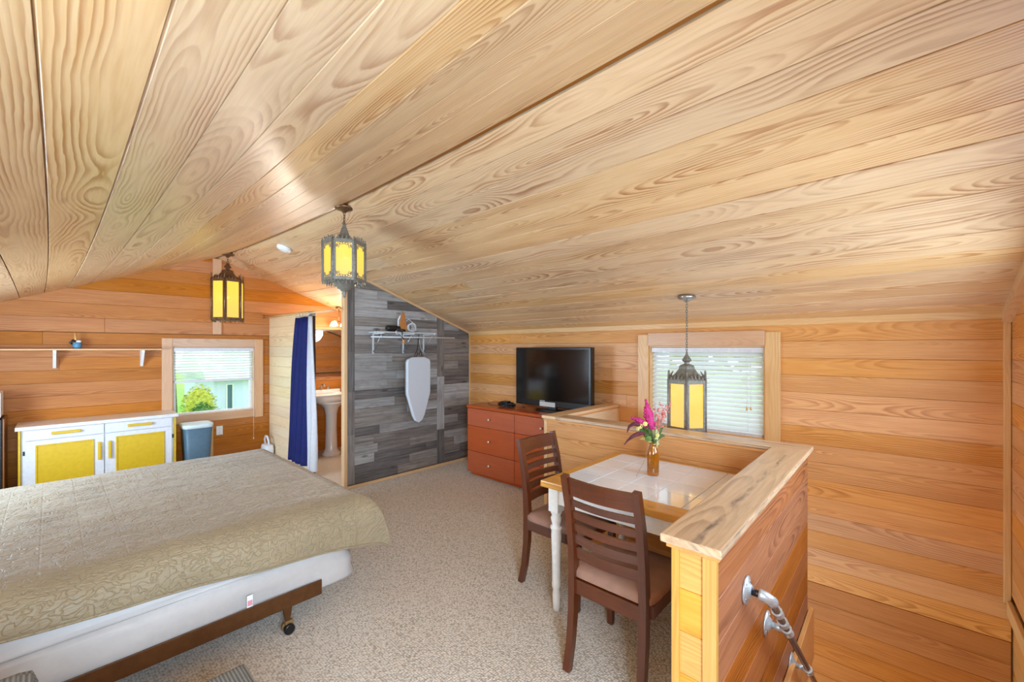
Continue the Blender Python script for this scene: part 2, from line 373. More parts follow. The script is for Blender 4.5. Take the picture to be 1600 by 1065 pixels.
    def mesh(s, name, grain=(1, 0, 0), uv=None):
        bm = s.bm; bmesh.ops.recalc_face_normals(bm, faces=bm.faces[:])
        L = bm.loops.layers.uv.new('UVMap'); g = Vector(grain).normalized()
        if bm.verts:
            lo = Vector([min(v.co[i] for v in bm.verts) for i in range(3)]); hi = Vector([max(v.co[i] for v in bm.verts) for i in range(3)]); cc = (lo+hi)/2
        for f in bm.faces:
            if uv:
                for l in f.loops: l[L].uv = uv(l.vert.co, f.normal)
                continue
            n = f.normal
            if abs(n.dot(g)) > .8: gg = g.orthogonal().normalized()
            else: gg = (g-n*n.dot(g)).normalized()
            w = n.cross(gg)
            for l in f.loops:
                d = l.vert.co-cc; l[L].uv = (d.dot(gg), d.dot(w))
        me = bpy.data.meshes.new(name); bm.to_mesh(me); bm.free(); return me
    def build(s, name, mat, parent=None, grain=(1, 0, 0), loc=None, rot=None, uv=None):
        return obj(name, s.mesh(name, grain, uv), mat, parent, loc, rot)

def clip(poly, a, b, c):
    """keep a*x+b*y<=c"""
    out = []
    for i in range(len(poly)):
        p, q = poly[i-1], poly[i]; dp = a*p[0]+b*p[1]-c; dq = a*q[0]+b*q[1]-c
        if (dp <= 0) != (dq <= 0):
            t = dp/(dp-dq); out.append((p[0]+(q[0]-p[0])*t, p[1]+(q[1]-p[1])*t))
        if dq <= 0: out.append(q)
    res = []
    for p in out:
        if not res or (abs(p[0]-res[-1][0])+abs(p[1]-res[-1][1])) > 1e-4: res.append(p)
    if len(res) > 1 and abs(res[0][0]-res[-1][0])+abs(res[0][1]-res[-1][1]) < 1e-4: res.pop()
    return res
def parea(p): return .5*sum(p[i-1][0]*p[i][1]-p[i][0]*p[i-1][1] for i in range(len(p)))
def minus(rects, h):
    out = []
    for (a0, a1, b0, b1) in rects:
        h0, h1, k0, k1 = max(a0, h[0]), min(a1, h[1]), max(b0, h[2]), min(b1, h[3])
        if h0 >= h1 or k0 >= k1: out.append((a0, a1, b0, b1)); continue
        if a0 < h0: out.append((a0, h0, b0, b1))
        if h1 < a1: out.append((h1, a1, b0, b1))
        if b0 < k0: out.append((h0, h1, b0, k0))
        if k1 < b1: out.append((h0, h1, k1, b1))
    return out
def boards(parent, f, a0, a1, b0, b1, w, mat, thick, clips=(), holes=(), joints=.5, maxlen=3.4, gap=.0014, ch=.0018, name='plank', vertical=False, back=0, rng=None, minlen=.35):
    """rows of boards over the rectangle [a0,a1]x[b0,b1] of the surface f(a,b,t); one object each, UV along the board"""
    rng = rng or R
    n = max(1, round((b1-b0)/w)); w = (b1-b0)/n
    for i in range(n):
        r0, r1 = b0+i*w, b0+(i+1)*w
        cuts = [a0]
        x = a0+rng.uniform(.3, 1)*maxlen
        while x < a1-minlen:
            if rng.random() < joints: cuts.append(x)
            x += rng.uniform(.45, 1)*maxlen
        cuts.append(a1)
        for c0, c1 in zip(cuts, cuts[1:]):
            rects = [(c0, c1, r0, r1)]
            for h in holes: rects = minus(rects, h)
            for (p0, p1, q0, q1) in rects:
                if p1-p0 < .012 or q1-q0 < .008: continue
                poly = [(p0+gap/2, q0+gap/2), (p1-gap/2, q0+gap/2), (p1-gap/2, q1-gap/2), (p0+gap/2, q1-gap/2)]
                for cl in clips: poly = clip(poly, *cl) if len(poly) > 2 else poly
                if len(poly) < 3 or parea(poly) < 3e-4: continue
                am = (p0+p1)/2; bmid = (r0+r1)/2
                F = (lambda a, b, t: f(b, a, t)) if vertical else f
                poly2 = [(p[0], p[1]) for p in poly]
                mb = MB(); mb.prism(poly2, lambda a, b, t: Vector(F(a, b, t)), back, back+thick, ch)
                o0 = Vector(F(am, bmid, 0)); da = (Vector(F(am+1, bmid, 0))-o0); db = (Vector(F(am, bmid+1, 0))-o0); dn = da.cross(db).normalized()
                me = mb.mesh(name, uv=lambda co, nn: ((co-o0).dot(da), (co-o0).dot(db)+(co-o0).dot(dn)))
                obj(name, me, mat, parent)

# ------------------------------------------------------------------ room dimensions
KX, LX, EY, NY, GY = 4.01, -1.0, 6.45, -.51, 4.48
KZ, LZ = 1.775, 1.73
def ridge(y): return 1.525-.008*(y-2.9)**2, 2.66+.004*(y-2.9)**2
def roof_z(x, y):
    rx, rz = ridge(y)
    return rz+(KZ-rz)*(x-rx)/(KX-rx) if x > rx else rz+(LZ-rz)*(rx-x)/(rx-LX)

# ------------------------------------------------------------------ ceiling
def ceil_pt(y, t, side, up=0):
    rx, rz = ridge(y)
    ex, ez = (KX+.02, KZ-.007) if side > 0 else (LX-.02, LZ-.008)
    n = Vector((-(ez-rz), 0, (ex-rx))).normalized()*(1 if side > 0 else -1)
    return Vector((rx+(ex-rx)*t, y, rz+(ez-rz)*t))+n*up
YA, YB = NY-.04, EY+.04
mb = MB()
for sd in (1, -1):
    mb.grid(lambda u, v: ceil_pt(YA+(YB-YA)*u, v*1.02-.004, sd, .022), 24, 2)
ceiling = mb.build('ceiling', 'dark_gap'); ceiling['kind'] = 'structure'
def ceil_plank(side, t0, t1, y0, y1):
    n = max(2, int((y1-y0)/.35)); mb = MB(); rings = []
    dt = .0022/2.6; ch = .0014/2.6; lip = R.uniform(0, .003)
    for i in range(n+1):
        y = y0+(y1-y0)*i/n
        rings.append([mb.bm.verts.new(ceil_pt(y, a, side, h)) for a, h in ((t0, .02), (t0+dt, .0016-lip), (t0+dt+ch, -lip), (t1-dt-ch, -lip), (t1-dt, .0016-lip), (t1, .02))])
    for a, b in zip(rings, rings[1:]):
        for j in range(5): mb.bm.faces.new((a[j], a[j+1], b[j+1], b[j]))
        mb.bm.faces.new((a[5], a[0], b[0], b[5]))
    mb.bm.faces.new(rings[0]); mb.bm.faces.new(list(reversed(rings[-1])))
    tm = (t0+t1)/2; ym = (y0+y1)/2
    def uvf(co, nn):
        rx, rz = ridge(co.y); ex = KX if side > 0 else LX
        return (co.y-ym, ((co.x-rx)/(ex-rx)-tm)*2.65)
    obj('plank', mb.mesh('plank', uv=uvf), 'ceil', ceiling)
for sd, n in ((1, 16), (-1, 15)):
    for i in range(n):
        t0 = .006+i*(.994/n); t1 = .006+(i+1)*(.994/n)
        cuts = [YA]
        if R.random() < .42: cuts.append(R.uniform(3.2, 5.0) if sd > 0 else R.uniform(.2, .9))
        cuts.append(YB)
        for a, b in zip(cuts, cuts[1:]): ceil_plank(sd, t0, t1, a+.001, b-.001)
mb = MB()
mb.sweep([Vector((ridge(y)[0], y, ridge(y)[1]+.004)) for y in [YA+(YB-YA)*i/24 for i in range(25)]], (1, 0, 0), .02, .008)
o = mb.build('trim_1', 'ridge', grain=(0, 1, 0)); o['kind'] = 'structure'

# ------------------------------------------------------------------ floor (with the stair opening)
AX0, AX1, BY0, BY1, BX0 = 2.91, 3.03, .40, .53, 1.33      # half walls
SX0 = 1.25
mb = MB()
for (x0, x1, y0, y1) in ((LX, SX0, NY, EY), (SX0, AX1, BY0, EY), (AX1, KX, 2.27, EY)):
    mb.box(x0, x1, y0, y1, -.26, 0)
floor = mb.build('floor', 'carpet'); floor['kind'] = 'structure'

# ------------------------------------------------------------------ right knee wall
wall_r = MB().box(KX, KX+.1, NY-.1, EY+.1, -2.7, .79).box(KX, KX+.1, NY-.1, .815, .79, KZ+.03).box(KX, KX+.1, 1.82, EY+.1, .79, KZ+.03).box(KX, KX+.1, .815, 1.82, 1.575, KZ+.03).build('wall_right', 'gap_light'); wall_r['kind'] = 'structure'
fr = lambda a, b, t: (KX-t, a, b)
hole_r = (.805, 1.83, .78, 1.585)
boards(wall_r, fr, NY, GY, -.26, 1.74, .1335, 'pine', .018, holes=[hole_r, (1.95, 2.2, -.3, 0)], joints=.16, maxlen=3.2)
boards(wall_r, fr, NY, 2.27, -2.6, -.265, .1335, 'pine_deep', .012, joints=.16, maxlen=3.)
o = MB().box(KX-.032, KX-.002, NY+.03, GY, 1.735, 1.80, .004).build('trim_2', 'trim', grain=(0, 1, 0)); o['kind'] = 'structure'
o = MB().box(KX-.034, KX-.016, NY+.002, NY+.034, -.02, 1.735, .004).build('trim_3', 'trim', grain=(0, 0, 1)); o['kind'] = 'structure'

# ------------------------------------------------------------------ gable wall at the far end
wall_f = MB().box(LX-.1, 1.0, EY+.02, EY+.1, -.2, 2.9).box(1.86, KX+.1, EY+.02, EY+.1, -.2, 2.9).box(1.0, 1.86, EY+.02, EY+.1, -.2, .73).box(1.0, 1.86, EY+.02, EY+.1, 1.565, 2.9).build('wall_far', 'gap_light'); wall_f['kind'] = 'structure'
ff = lambda a, b, t: (a, EY+.02-t, b)
rx, rz = ridge(EY); m1 = (rz-KZ)/(KX-rx); m2 = (rz-LZ)/(rx-LX)
cl_far = [(m1, 1, rz+m1*rx+.012), (-m2, 1, rz-m2*rx+.012)]
hole_f = (.985, 1.865, .72, 1.57)
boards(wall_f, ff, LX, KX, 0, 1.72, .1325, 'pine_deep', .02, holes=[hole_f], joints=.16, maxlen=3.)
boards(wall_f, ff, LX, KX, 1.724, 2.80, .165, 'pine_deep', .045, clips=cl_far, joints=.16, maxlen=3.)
o = MB().box(1.385, 1.478, EY-.045, EY-.026, 1.73, 2.69, .003).build('trim_4', 'casing', grain=(0, 0, 1)); o['kind'] = 'structure'
o = MB().box(1.335, 1.395, EY-.016, EY-.001, 0, .62, .003).build('trim_5', 'trim', grain=(0, 0, 1)); o['kind'] = 'structure'

# ------------------------------------------------------------------ left knee wall and the gable behind the camera (their windows are added for fill light)
wall_l = MB().box(LX-.1, LX-.02, NY-.1, EY+.1, -.2, .8).box(LX-.1, LX-.02, NY-.1, 3.7, .8, LZ+.03).box(LX-.1, LX-.02, 5.2, EY+.1, .8, LZ+.03).box(LX-.1, LX-.02, 3.7, 5.2, 1.6, LZ+.03).build('wall_left', 'gap_light'); wall_l['kind'] = 'structure'
fl = lambda a, b, t: (LX-.02+t, a, b)
boards(wall_l, fl, NY, EY, 0, 1.73, .133, 'pine', .02, holes=[(3.7, 5.2, .8, 1.6)], joints=.6)
wall_n = MB().box(LX-.1, -.6, NY-.1, NY-.02, -.2, 2.9).box(.4, 1.7, NY-.1, NY-.02, -2.7, 2.9).box(3.2, KX+.1, NY-.1, NY-.02, -2.7, 2.9).box(-.6, .4, NY-.1, NY-.02, -.2, .78).box(-.6, .4, NY-.1, NY-.02, 1.92, 2.9).box(1.7, 3.2, NY-.1, NY-.02, -2.7, .9).box(1.7, 3.2, NY-.1, NY-.02, 1.9, 2.9).build('wall_near', 'gap_light'); wall_n['kind'] = 'structure'
fn = lambda a, b, t: (a, NY-.02+t, b)
rx, rz = ridge(NY); m1 = (rz-KZ)/(KX-rx); m2 = (rz-LZ)/(rx-LX)
cl_n = [(m1, 1, rz+m1*rx+.012), (-m2, 1, rz-m2*rx+.012)]
boards(wall_n, fn, LX, KX, .03, 2.80, .133, 'pine', .02, holes=[(-.6, .4, .78, 1.92), (1.7, 3.2, .9, 1.9)], clips=cl_n, joints=.5)
boards(wall_n, fn, 1.0, KX, -2.6, -.03, .133, 'pine', .012, joints=.4)
o = MB().box(1.3, KX-.04, NY, NY+.022, -.09, .0, .004).build('trim_6', 'trim'); o['kind'] = 'structure'
# rake trim along the slope on the near gable
mb = MB()
for (xa, xb) in ((KX-.03, 1.5),):
    mb.sweep([(xa, NY+.02, roof_z(xa, NY)-.04), (xb, NY+.02, roof_z(xb, NY)-.04)], (0, 1, 0), .04, .075)
o = mb.build('trim_7', 'trim', grain=(-1, 0, .37)); o['kind'] = 'structure'

# ------------------------------------------------------------------ windows
def window(name, f, a0, a1, b0, b1, depth, cas, mat, cas_b=None):
    """f(a,b,t): t>0 into the room. opening a0..a1 x b0..b1"""
    w = empty(name, f((a0+a1)/2, b0, 0)); w['kind'] = 'structure'; inv = Matrix.Translation(-w.location)
    def bx(nm, p0, p1, q0, q1, t0, t1, m, bev=.003, grain=(1, 0, 0)):
        A = Vector(f(p0, q0, t0)); B = Vector(f(p1, q1, t1)); lo = [min(A[i], B[i]) for i in range(3)]; hi = [max(A[i], B[i]) for i in range(3)]
        mb = MB().box(lo[0], hi[0], lo[1], hi[1], lo[2], hi[2], bev); mb.bm.transform(inv)
        return mb.build(nm, m, w, grain)
    ga = Vector(f(1, 0, 0))-Vector(f(0, 0, 0))
    bx('casing', a0-cas, a0, b0-cas, b1+cas, .0, .022, mat, grain=(0, 0, 1)); bx('casing', a1, a1+cas, b0-cas, b1+cas, 0, .022, mat, grain=(0, 0, 1))
    bx('casing', a0, a1, b1, b1+cas, 0, .018, mat, grain=ga); bx('casing', a0, a1, b0-(cas_b or cas), b0, 0, .018, mat, grain=ga)
    # jambs
    for (p0, p1, q0, q1) in ((a0, a0+.014, b0, b1), (a1-.014, a1, b0, b1), (a0+.014, a1-.014, b1-.014, b1), (a0+.014, a1-.014, b0, b0+.014)):
        bx('jamb', p0, p1, q0, q1, -depth, 0, mat, .001, grain=ga)
    # sash
    s0, s1, r0, r1 = a0+.014, a1-.014, b0+.014, b1-.014
    rm = (r0+r1)/2
    for (p0, p1, q0, q1) in ((s0, s0+.03, r0, r1), (s1-.03, s1, r0, r1), (s0+.03, s1-.03, r0, r0+.022), (s0+.03, s1-.03, r1-.03, r1)):
        bx('sash_frame', p0, p1, q0, q1, -depth+.005, -depth+.03, 'white_paint', .002)
    bx('pane', s0+.03, s1-.03, r0+.022, r1-.03, -depth+.014, -depth+.018, 'pane', 0)
    return w
fR = lambda a, b, t: (KX-.018-t, a, b)
fF = lambda a, b, t: (a, EY-t, b)
window('window_1', fF, .985, 1.865, .72, 1.572, .09, .1, 'casing', .09)
window('window_2', fR, .815, 1.82, .79, 1.575, .105, .11, 'trim')
fN = lambda a, b, t: (a, NY+t, b)
fL = lambda a, b, t: (LX+t, a, b)
window('added_window_3', fN, -.6, .4, .78, 1.92, .09, .08, 'trim'); window('added_window_4', fN, 1.7, 3.2, .9, 1.9, .09, .08, 'trim')  # both unseen, added behind the camera to let fill light in
window('added_window_5', fL, 3.7, 5.2, .8, 1.6, .09, .08, 'trim')  # unseen left window, also added for the fill light
o = MB().box(KX-.052, KX-.018, .815, 1.82, 1.575, 1.70, .004).build('trim_8', 'casing', grain=(0, 1, 0)); o['kind'] = 'structure'

def blind(name, f, a0, a1, ztop, zbot, nsl, tilt, label, cords, pitch=None):
    t = empty(name, f((a0+a1)/2, ztop, 0)); tag(t, label, 'blind'); inv = Matrix.Translation(-t.location)
    def bx(nm, p0, p1, q0, q1, t0, t1, m, bev=.003):
        A = Vector(f(p0, q0, t0)); B = Vector(f(p1, q1, t1)); lo = [min(A[i], B[i]) for i in range(3)]; hi = [max(A[i], B[i]) for i in range(3)]
        mb = MB().box(lo[0], hi[0], lo[1], hi[1], lo[2], hi[2], bev); mb.bm.transform(inv); return mb.build(nm, m, t)
    bx('headrail', a0, a1, ztop-.045, ztop, -.03, .025, 'cab_white')
    bx('bottom_rail', a0+.005, a1-.005, zbot, zbot+.028, -.022, .022, 'cab_white')
    ax = (Vector(f(1, 0, 0))-Vector(f(0, 0, 0))); nrm = (Vector(f(0, 0, 1))-Vector(f(0, 0, 0)))
    mb = MB()
    d = nrm*math.cos(tilt)+Vector((0, 0, 1))*math.sin(tilt); nn = Vector((0, 0, 1))*math.cos(tilt)-nrm*math.sin(tilt)
    hw = .024; L = (a1-a0)/2-.008
    prof = [(-hw, 0), (-hw*.5, .0024), (0, .0032), (hw*.5, .0024), (hw, 0)]
    rings = [[mb.bm.verts.new(ax*sx*L+d*p+nn*(q+o)) for p, q in prof for o in (0,)]+[mb.bm.verts.new(ax*sx*L+d*p+nn*(q+.0022)) for p, q in reversed(prof)] for sx in (-1, 1)]
    k = len(rings[0])
    for j in range(k): mb.bm.faces.new((rings[0][j], rings[0][(j+1) % k], rings[1][(j+1) % k], rings[1][j]))
    mb.bm.faces.new(rings[0]); mb.bm.faces.new(list(reversed(rings[1])))
    me = mb.mesh('slat', grain=ax); me.materials.append(M['slat'])
    z0 = zbot+.05; z1 = ztop-.065
    for i in range(nsl):
        obj('slat', me, None, t, loc=Vector((0, 0, z0+(z1-z0)*i/(nsl-1)-ztop)))
    for fr_ in (.12, .5, .88):
        a = a0+(a1-a0)*fr_
        for tt in (-.026, .026):
            A = Vector(f(a, zbot+.02, tt))-t.location; B = Vector(f(a, ztop-.03, tt))-t.location
            MB().tube([A, B], .0011, 5).build('ladder_cord', 'white_cloth', t)
    for (a, zb, tt, hasT) in cords:
        A = Vector(f(a, ztop-.03, tt))-t.location; B = Vector(f(a, zb, tt))-t.location
        MB().tube([A, B], .002, 6).build('pull_cord', 'white_cloth', t)
        if hasT: MB().lathe([(.002, .03), (.006, .02), (.008, 0)], B-Vector((0, 0, .03)), 8).build('tassel', 'brush_wood' if hasT == 2 else 'white_cloth', t)
    return t
blind('window_blind', lambda a, b, t: (a, EY+.02-t, b), 1.0, 1.85, 1.556, 1.128, 10, math.radians(12), 'white slatted blind half raised in the window above the bin', [(1.845, .36, .055, 1)])
blind('window_blind', lambda a, b, t: (KX+.02-t, a, b), .832, 1.803, 1.558, .80, 17, math.radians(-42), 'white slatted blind lowered over the window beside the stairwell', [(.92, 1.06, .05, 2), (.95, 1.055, .05, 2)])

# ------------------------------------------------------------------ weathered plank partition
wall_m = empty('wall_middle', (3.1, GY, 0)); wall_m['kind'] = 'structure'
rx, rz = ridge(GY); mG = (rz-KZ)/(KX-rx); cG = rz+mG*rx
mb = MB(); mb.prism([(2.18, 0), (KX, 0), (KX, KZ), (2.18, roof_z(2.18, GY))], lambda a, b, t: Vector((a-3.1, t, b)), .012, .05)
mb.build('core', 'dark_gap', wall_m)
fg = lambda a, b, t: (a-3.1, .012-t, b)
clg = [(mG, 1, cG-.02)]
rg = random.Random(5)
boards(wall_m, fg, 2.29, 3.432, .035, 2.43, .1045, 'grey', .010, clips=clg, joints=.8, maxlen=.75, gap=.0015, ch=.001, rng=rg, minlen=.14)
boards(wall_m, fg, 3.55, KX-.02, .035, 2.1, .1045, 'grey', .010, clips=clg, joints=.35, maxlen=.4, gap=.0015, ch=.001, rng=rg, minlen=.1)
boards(wall_m, fg, .035, 2.45, 2.2, 2.29, .09, 'grey', .010, clips=[(1, mG, cG-.02)], joints=.9, maxlen=.75, gap=.0015, ch=.001, vertical=True, rng=rg)
boards(wall_m, fg, .035, 2.1, 3.432, 3.55, .118, 'grey', .013, clips=[(1, mG, cG-.02)], joints=.9, maxlen=.8, gap=.0015, ch=.001, vertical=True, rng=rg)
boards(wall_m, lambda a, b, t: (a-3.1, .05+t, b), 2.2, KX-.02, .012, 2.5, .133, 'pine', .012, clips=[(mG, 1, cG-.02)], joints=.1)
mb = MB(); mb.prism([(2.162, 0), (2.2, 0), (2.2, roof_z(2.2, GY)-.005), (2.162, roof_z(2.162, GY)-.005)], lambda a, b, t: Vector((a-3.1, t, b)), .052, -.014, .003)
mb.build('end_post', 'trim', wall_m, grain=(0, 0, 1))
mb = MB(); mb.sweep([(2.2-3.1, -.008, roof_z(2.2, GY)-.016), (KX-.02-3.1, -.008, roof_z(KX-.02, GY)-.016)], (0, 1, 0), .022, .024)
mb.build('rake_trim', 'trim', wall_m, grain=(1, 0, -.37))
MB().box(KX-.024-3.1, KX-.002-3.1, -.02, 0, 0, KZ-.02, .003).build('corner_trim', 'trim', wall_m, grain=(0, 0, 1))
MB().box(2.2-3.1, KX-.03-3.1, -.03, .0, 0, .032, .006).build('base_trim', 'trim', wall_m)

# bathroom side wall, washroom floor
wall_b = empty('wall_washroom', (2.06, 5.75, 0)); wall_b['kind'] = 'structure'
MB().box(0, .07, -.62, .70, 0, 1.965).build('core', 'dark_gap', wall_b)
boards(wall_b, lambda a, b, t: (-t, a-5.75, b), 5.13, EY-.02, 0, 1.965, .131, 'pine_lit', .018, joints=.3)
MB().box(-.02, .08, -.64, .70, 1.965, 1.985, .003).build('cap', 'trim', wall_b, grain=(0, 1, 0))
o = MB().box(2.08, KX-.02, GY+.12, EY, 0, .012).build('trim_9', 'vinyl'); o['kind'] = 'structure'

# ------------------------------------------------------------------ half walls round the stair opening
def half(name, segs):
    w = empty(name, segs[0]); w['kind'] = 'structure'; return w
hw = empty('wall_stair', (AX0, BY0, 0)); hw['kind'] = 'structure'
O = Vector((AX0, BY0, 0))
def hb(nm, x0, x1, y0, y1, z0, z1, m, grain=(1, 0, 0), bev=.003):
    mb = MB().box(x0-O.x, x1-O.x, y0-O.y, y1-O.y, z0, z1, bev); return mb.build(nm, m, hw, grain)
hb('core', BX0+.02, AX1-.02, BY0+.02, BY1-.02, -.2, .93, 'dark_gap', bev=0)
hb('core', AX0+.02, AX1-.02, BY1-.02, 2.25, -.2, .93, 'dark_gap', bev=0)
hb('core', AX1-.02, KX-.02, 2.17, 2.25, -.2, .93, 'dark_gap', bev=0)
sub = lambda p: (p[0]-O.x, p[1]-O.y, p[2])
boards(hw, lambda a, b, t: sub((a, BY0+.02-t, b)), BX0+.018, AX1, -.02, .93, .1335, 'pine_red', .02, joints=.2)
boards(hw, lambda a, b, t: sub((a, BY1-.02+t, b)), BX0+.018, AX0, 0, .93, .1335, 'pine', .02, joints=.2)
boards(hw, lambda a, b, t: sub((AX0+.02-t, a, b)), BY1, 2.25, 0, .93, .1335, 'pine', .02, joints=.3)
boards(hw, lambda a, b, t: sub((AX1-.02+t, a, b)), BY0+.02, 2.17, 0, .93, .1335, 'pine', .02, joints=.3)
boards(hw, lambda a, b, t: sub((a, 2.25+t, b)), AX0+.02, KX-.02, 0, .93, .1335, 'pine', .02, joints=.2)
boards(hw, lambda a, b, t: sub((a, 2.17-t, b)), AX1, KX-.02, -.25, .93, .1335, 'pine_lit', .018, joints=.2)
# framed end of the near half wall
boards(hw, lambda a, b, t: sub((BX0+.02-t, a, b)), BY0+.03, BY1-.018, 0, .93, .1335, 'table_wood', .014, joints=0)
hb('end_trim', BX0-.004, BX0+.02, BY0-.002, BY0+.038, 0, .93, 'table_wood', (0, 0, 1)); hb('end_trim', BX0-.004, BX0+.02, BY1-.022, BY1+.002, 0, .93, 'table_wood', (0, 0, 1))
hb('corner_trim', AX0-.004, AX0+.02, 2.25, 2.285, 0, .93, 'trim', (0, 0, 1))
hb('corner_trim', KX-.05, KX-.022, 2.14, 2.165, -.2, .93, 'trim', (0, 0, 1))
# bed mouldings and cap boards
hb('cap_moulding', BX0-.016, AX1+.014, BY0-.014, BY1+.014, .925, .943, 'pine'); hb('cap_moulding', AX0-.014, AX1+.014, BY1+.015, 2.285, .925, .943, 'pine', (0, 1, 0)); hb('cap_moulding', AX1+.015, KX-.02, 2.155, 2.285, .925, .943, 'pine')
hb('cap_board', BX0-.035, AX0-.025, BY0-.026, BY1+.026, .943, .97, 'cap', bev=.006)
hb('cap_board', AX0-.024, AX1+.026, BY0-.026, 2.147, .943, .97, 'cap', (0, 1, 0), bev=.006)
hb('cap_board', AX0-.024, KX-.02, 2.148, 2.296, .943, .97, 'trim', bev=.006)
# rim boards under the floor edge
hb('rim_board', SX0, AX1+.05, BY0-.025, BY0-.002, -.3, .0, 'pine', bev=.004); hb('rim_board', AX1+.002, AX1+.028, BY0, 2.17, -.3, .0, 'pine', (0, 1, 0), bev=.004)
# stair flight going down along the half wall
st = empty('stair_flight', (SX0, BY0, 0)); st['kind'] = 'structure'
for i in range(9):
    x0 = .0+.235*i
    MB().box(x0, x0+.26, -.88, -.03, -.2*(i+1)-.03, -.2*(i+1), .006).build('tread', 'pine', st, (0, 1, 0))
    MB().box(x0-.015, x0, -.88, -.03, -.2*(i+1)+.001, -.2*i-.032 if i else -.002, 0).build('riser', 'pine', st, (0, 1, 0))
MB().box(2.1, 2.75, -.88, 1.8, -2.05, -2.0).build('landing', 'pine', st)

# pipe handrail
hr = empty('pipe_handrail', (1.655, BY0, .70)); tag(hr, 'iron pipe handrail with galvanized fittings fixed to the half wall above the stairs', 'handrail')
sl = Vector((.778, 0, -.667)).normalized()
p0 = Vector((.0, -.075, 0)); rl = 2.2
def flange(c, parent):
    Mx = Matrix.Translation(c) @ Matrix.Rotation(PI/2, 4, 'X')
    fl_ = MB().lathe([(.048, 0), (.048, .006), (.028, .009), (.02, .02), (.018, .02)], (0, 0, 0), 20, M4=Mx).build('flange', 'galv', parent)
    for j in range(4):
        a = j*PI/2+.6
        MB().lathe([(.005, .006), (.005, .009)], (.036*math.cos(a), .036*math.sin(a), 0), 8, M4=Mx).build('screw', 'steel', fl_)
flange(Vector((0, -.001, 0)), hr)
MB().tube([(0, -.02, 0), (0, -.05, 0)], .012, 10).build('nipple', 'black', hr)
el = [Vector((0, -.042, 0))+(Vector((0, -.033, 0)))*math.sin(a)+(sl*.045)*(1-math.cos(a)) for a in [i*PI/16 for i in range(9)]]
MB().tube(el, [.02]+[.0185]*7+[.021], 12).build('elbow', 'galv', hr)
st0 = el[-1]
MB().tube([st0, st0+sl*rl], .0125, 12).build('pipe', 'pipe_brown', hr)
for d0 in (.12, .25): MB().tube([st0+sl*(d0-.022), st0+sl*(d0-.016), st0+sl*(d0+.016), st0+sl*(d0+.022)], [.019, .017, .017, .019], 12).build('coupling', 'galv', hr)
for d0 in (.36, 1.05, 1.8):
    c = st0+sl*d0
    MB().tube([c-sl*.035, c-sl*.028, c+sl*.028, c+sl*.035], [.02, .0175, .0175, .02], 12).build('tee_fitting', 'galv', hr)
    q = Vector((c.x, -.001, c.z)); flange(q, hr)
    MB().tube([(c.x, -.018, c.z), (c.x, c.y+.012, c.z)], .013, 10).build('bracket_pipe', 'galv', hr)

# ------------------------------------------------------------------ table with tiled top
tb = empty('dining_table', (2.42, 1.06, 0)); tag(tb, 'white and honey wood table with a white tiled top inside the half walls', 'table')
tx0, tx1, ty0, ty1 = 1.955-2.42, 2.893-2.42, .545-1.06, 1.565-1.06
bx_, by_ = .12, .055
def tbx(nm, x0, x1, y0, y1, z0, z1, m, grain=(1, 0, 0), bev=.004, par=tb): return MB().box(x0, x1, y0, y1, z0, z1, bev).build(nm, m, par, grain)
tbx('border_board', tx0, tx0+bx_, ty0, ty1, .735, .772, 'table_wood', (0, 1, 0), .006)
tbx('border_board', tx1-.04, tx1, ty0, ty1, .735, .772, 'table_wood', (0, 1, 0), .006)
tbx('border_board', tx0+bx_+.0005, tx1-.0405, ty1-by_, ty1, .735, .772, 'table_wood', bev=.006); tbx('border_board', tx0+bx_+.0005, tx1-.0405, ty0, ty0+by_, .735, .772, 'table_wood', bev=.006)
top = tbx('tile_bed', tx0+bx_, tx1-.04, ty0+by_, ty1-by_, .738, .767, 'grout', bev=0)
nx, ny = 4, 5; wx = (tx1-.04-tx0-bx_)/nx; wy = (ty1-ty0-2*by_)/ny
me = MB().box(-wx/2+.002, wx/2-.002, -wy/2+.002, wy/2-.002, 0, .006, .0015).mesh('tile'); me.materials.append(M['tile'])
for i in range(nx):
    for j in range(ny): obj('tile', me, None, top, (tx0+bx_+wx*(i+.5), ty0+by_+wy*(j+.5), .766))
for (a0, a1, b0, b1) in ((tx0+.04, tx0+.06, ty0+.08, ty1-.08), (tx1-.06, tx1-.04, ty0+.08, ty1-.08), (tx0+.06, tx1-.06, ty0+.04, ty0+.06), (tx0+.06, tx1-.06, ty1-.06, ty1-.04)):
    tbx('apron', a0, a1, b0, b1, .64, .735, 'white_paint', bev=.002)
for sx in (tx0+.065, tx1-.065):
    for sy in (ty0+.07, ty1-.07):
        lg = MB().box(sx-.034, sx+.034, sy-.034, sy+.034, .59, .735, .004)
        lg.lathe([(.016, 0), (.021, .02), (.024, .1), (.019, .13), (.026, .145), (.028, .16), (.025, .175), (.026, .3), (.031, .45), (.029, .475), (.036, .49), (.036, .5), (.024, .512), (.03, .53), (.034, .55), (.026, .565), (.033, .58), (.033, .592)], (sx, sy, 0), 20)
        lg.build('leg', 'white_paint', tb)

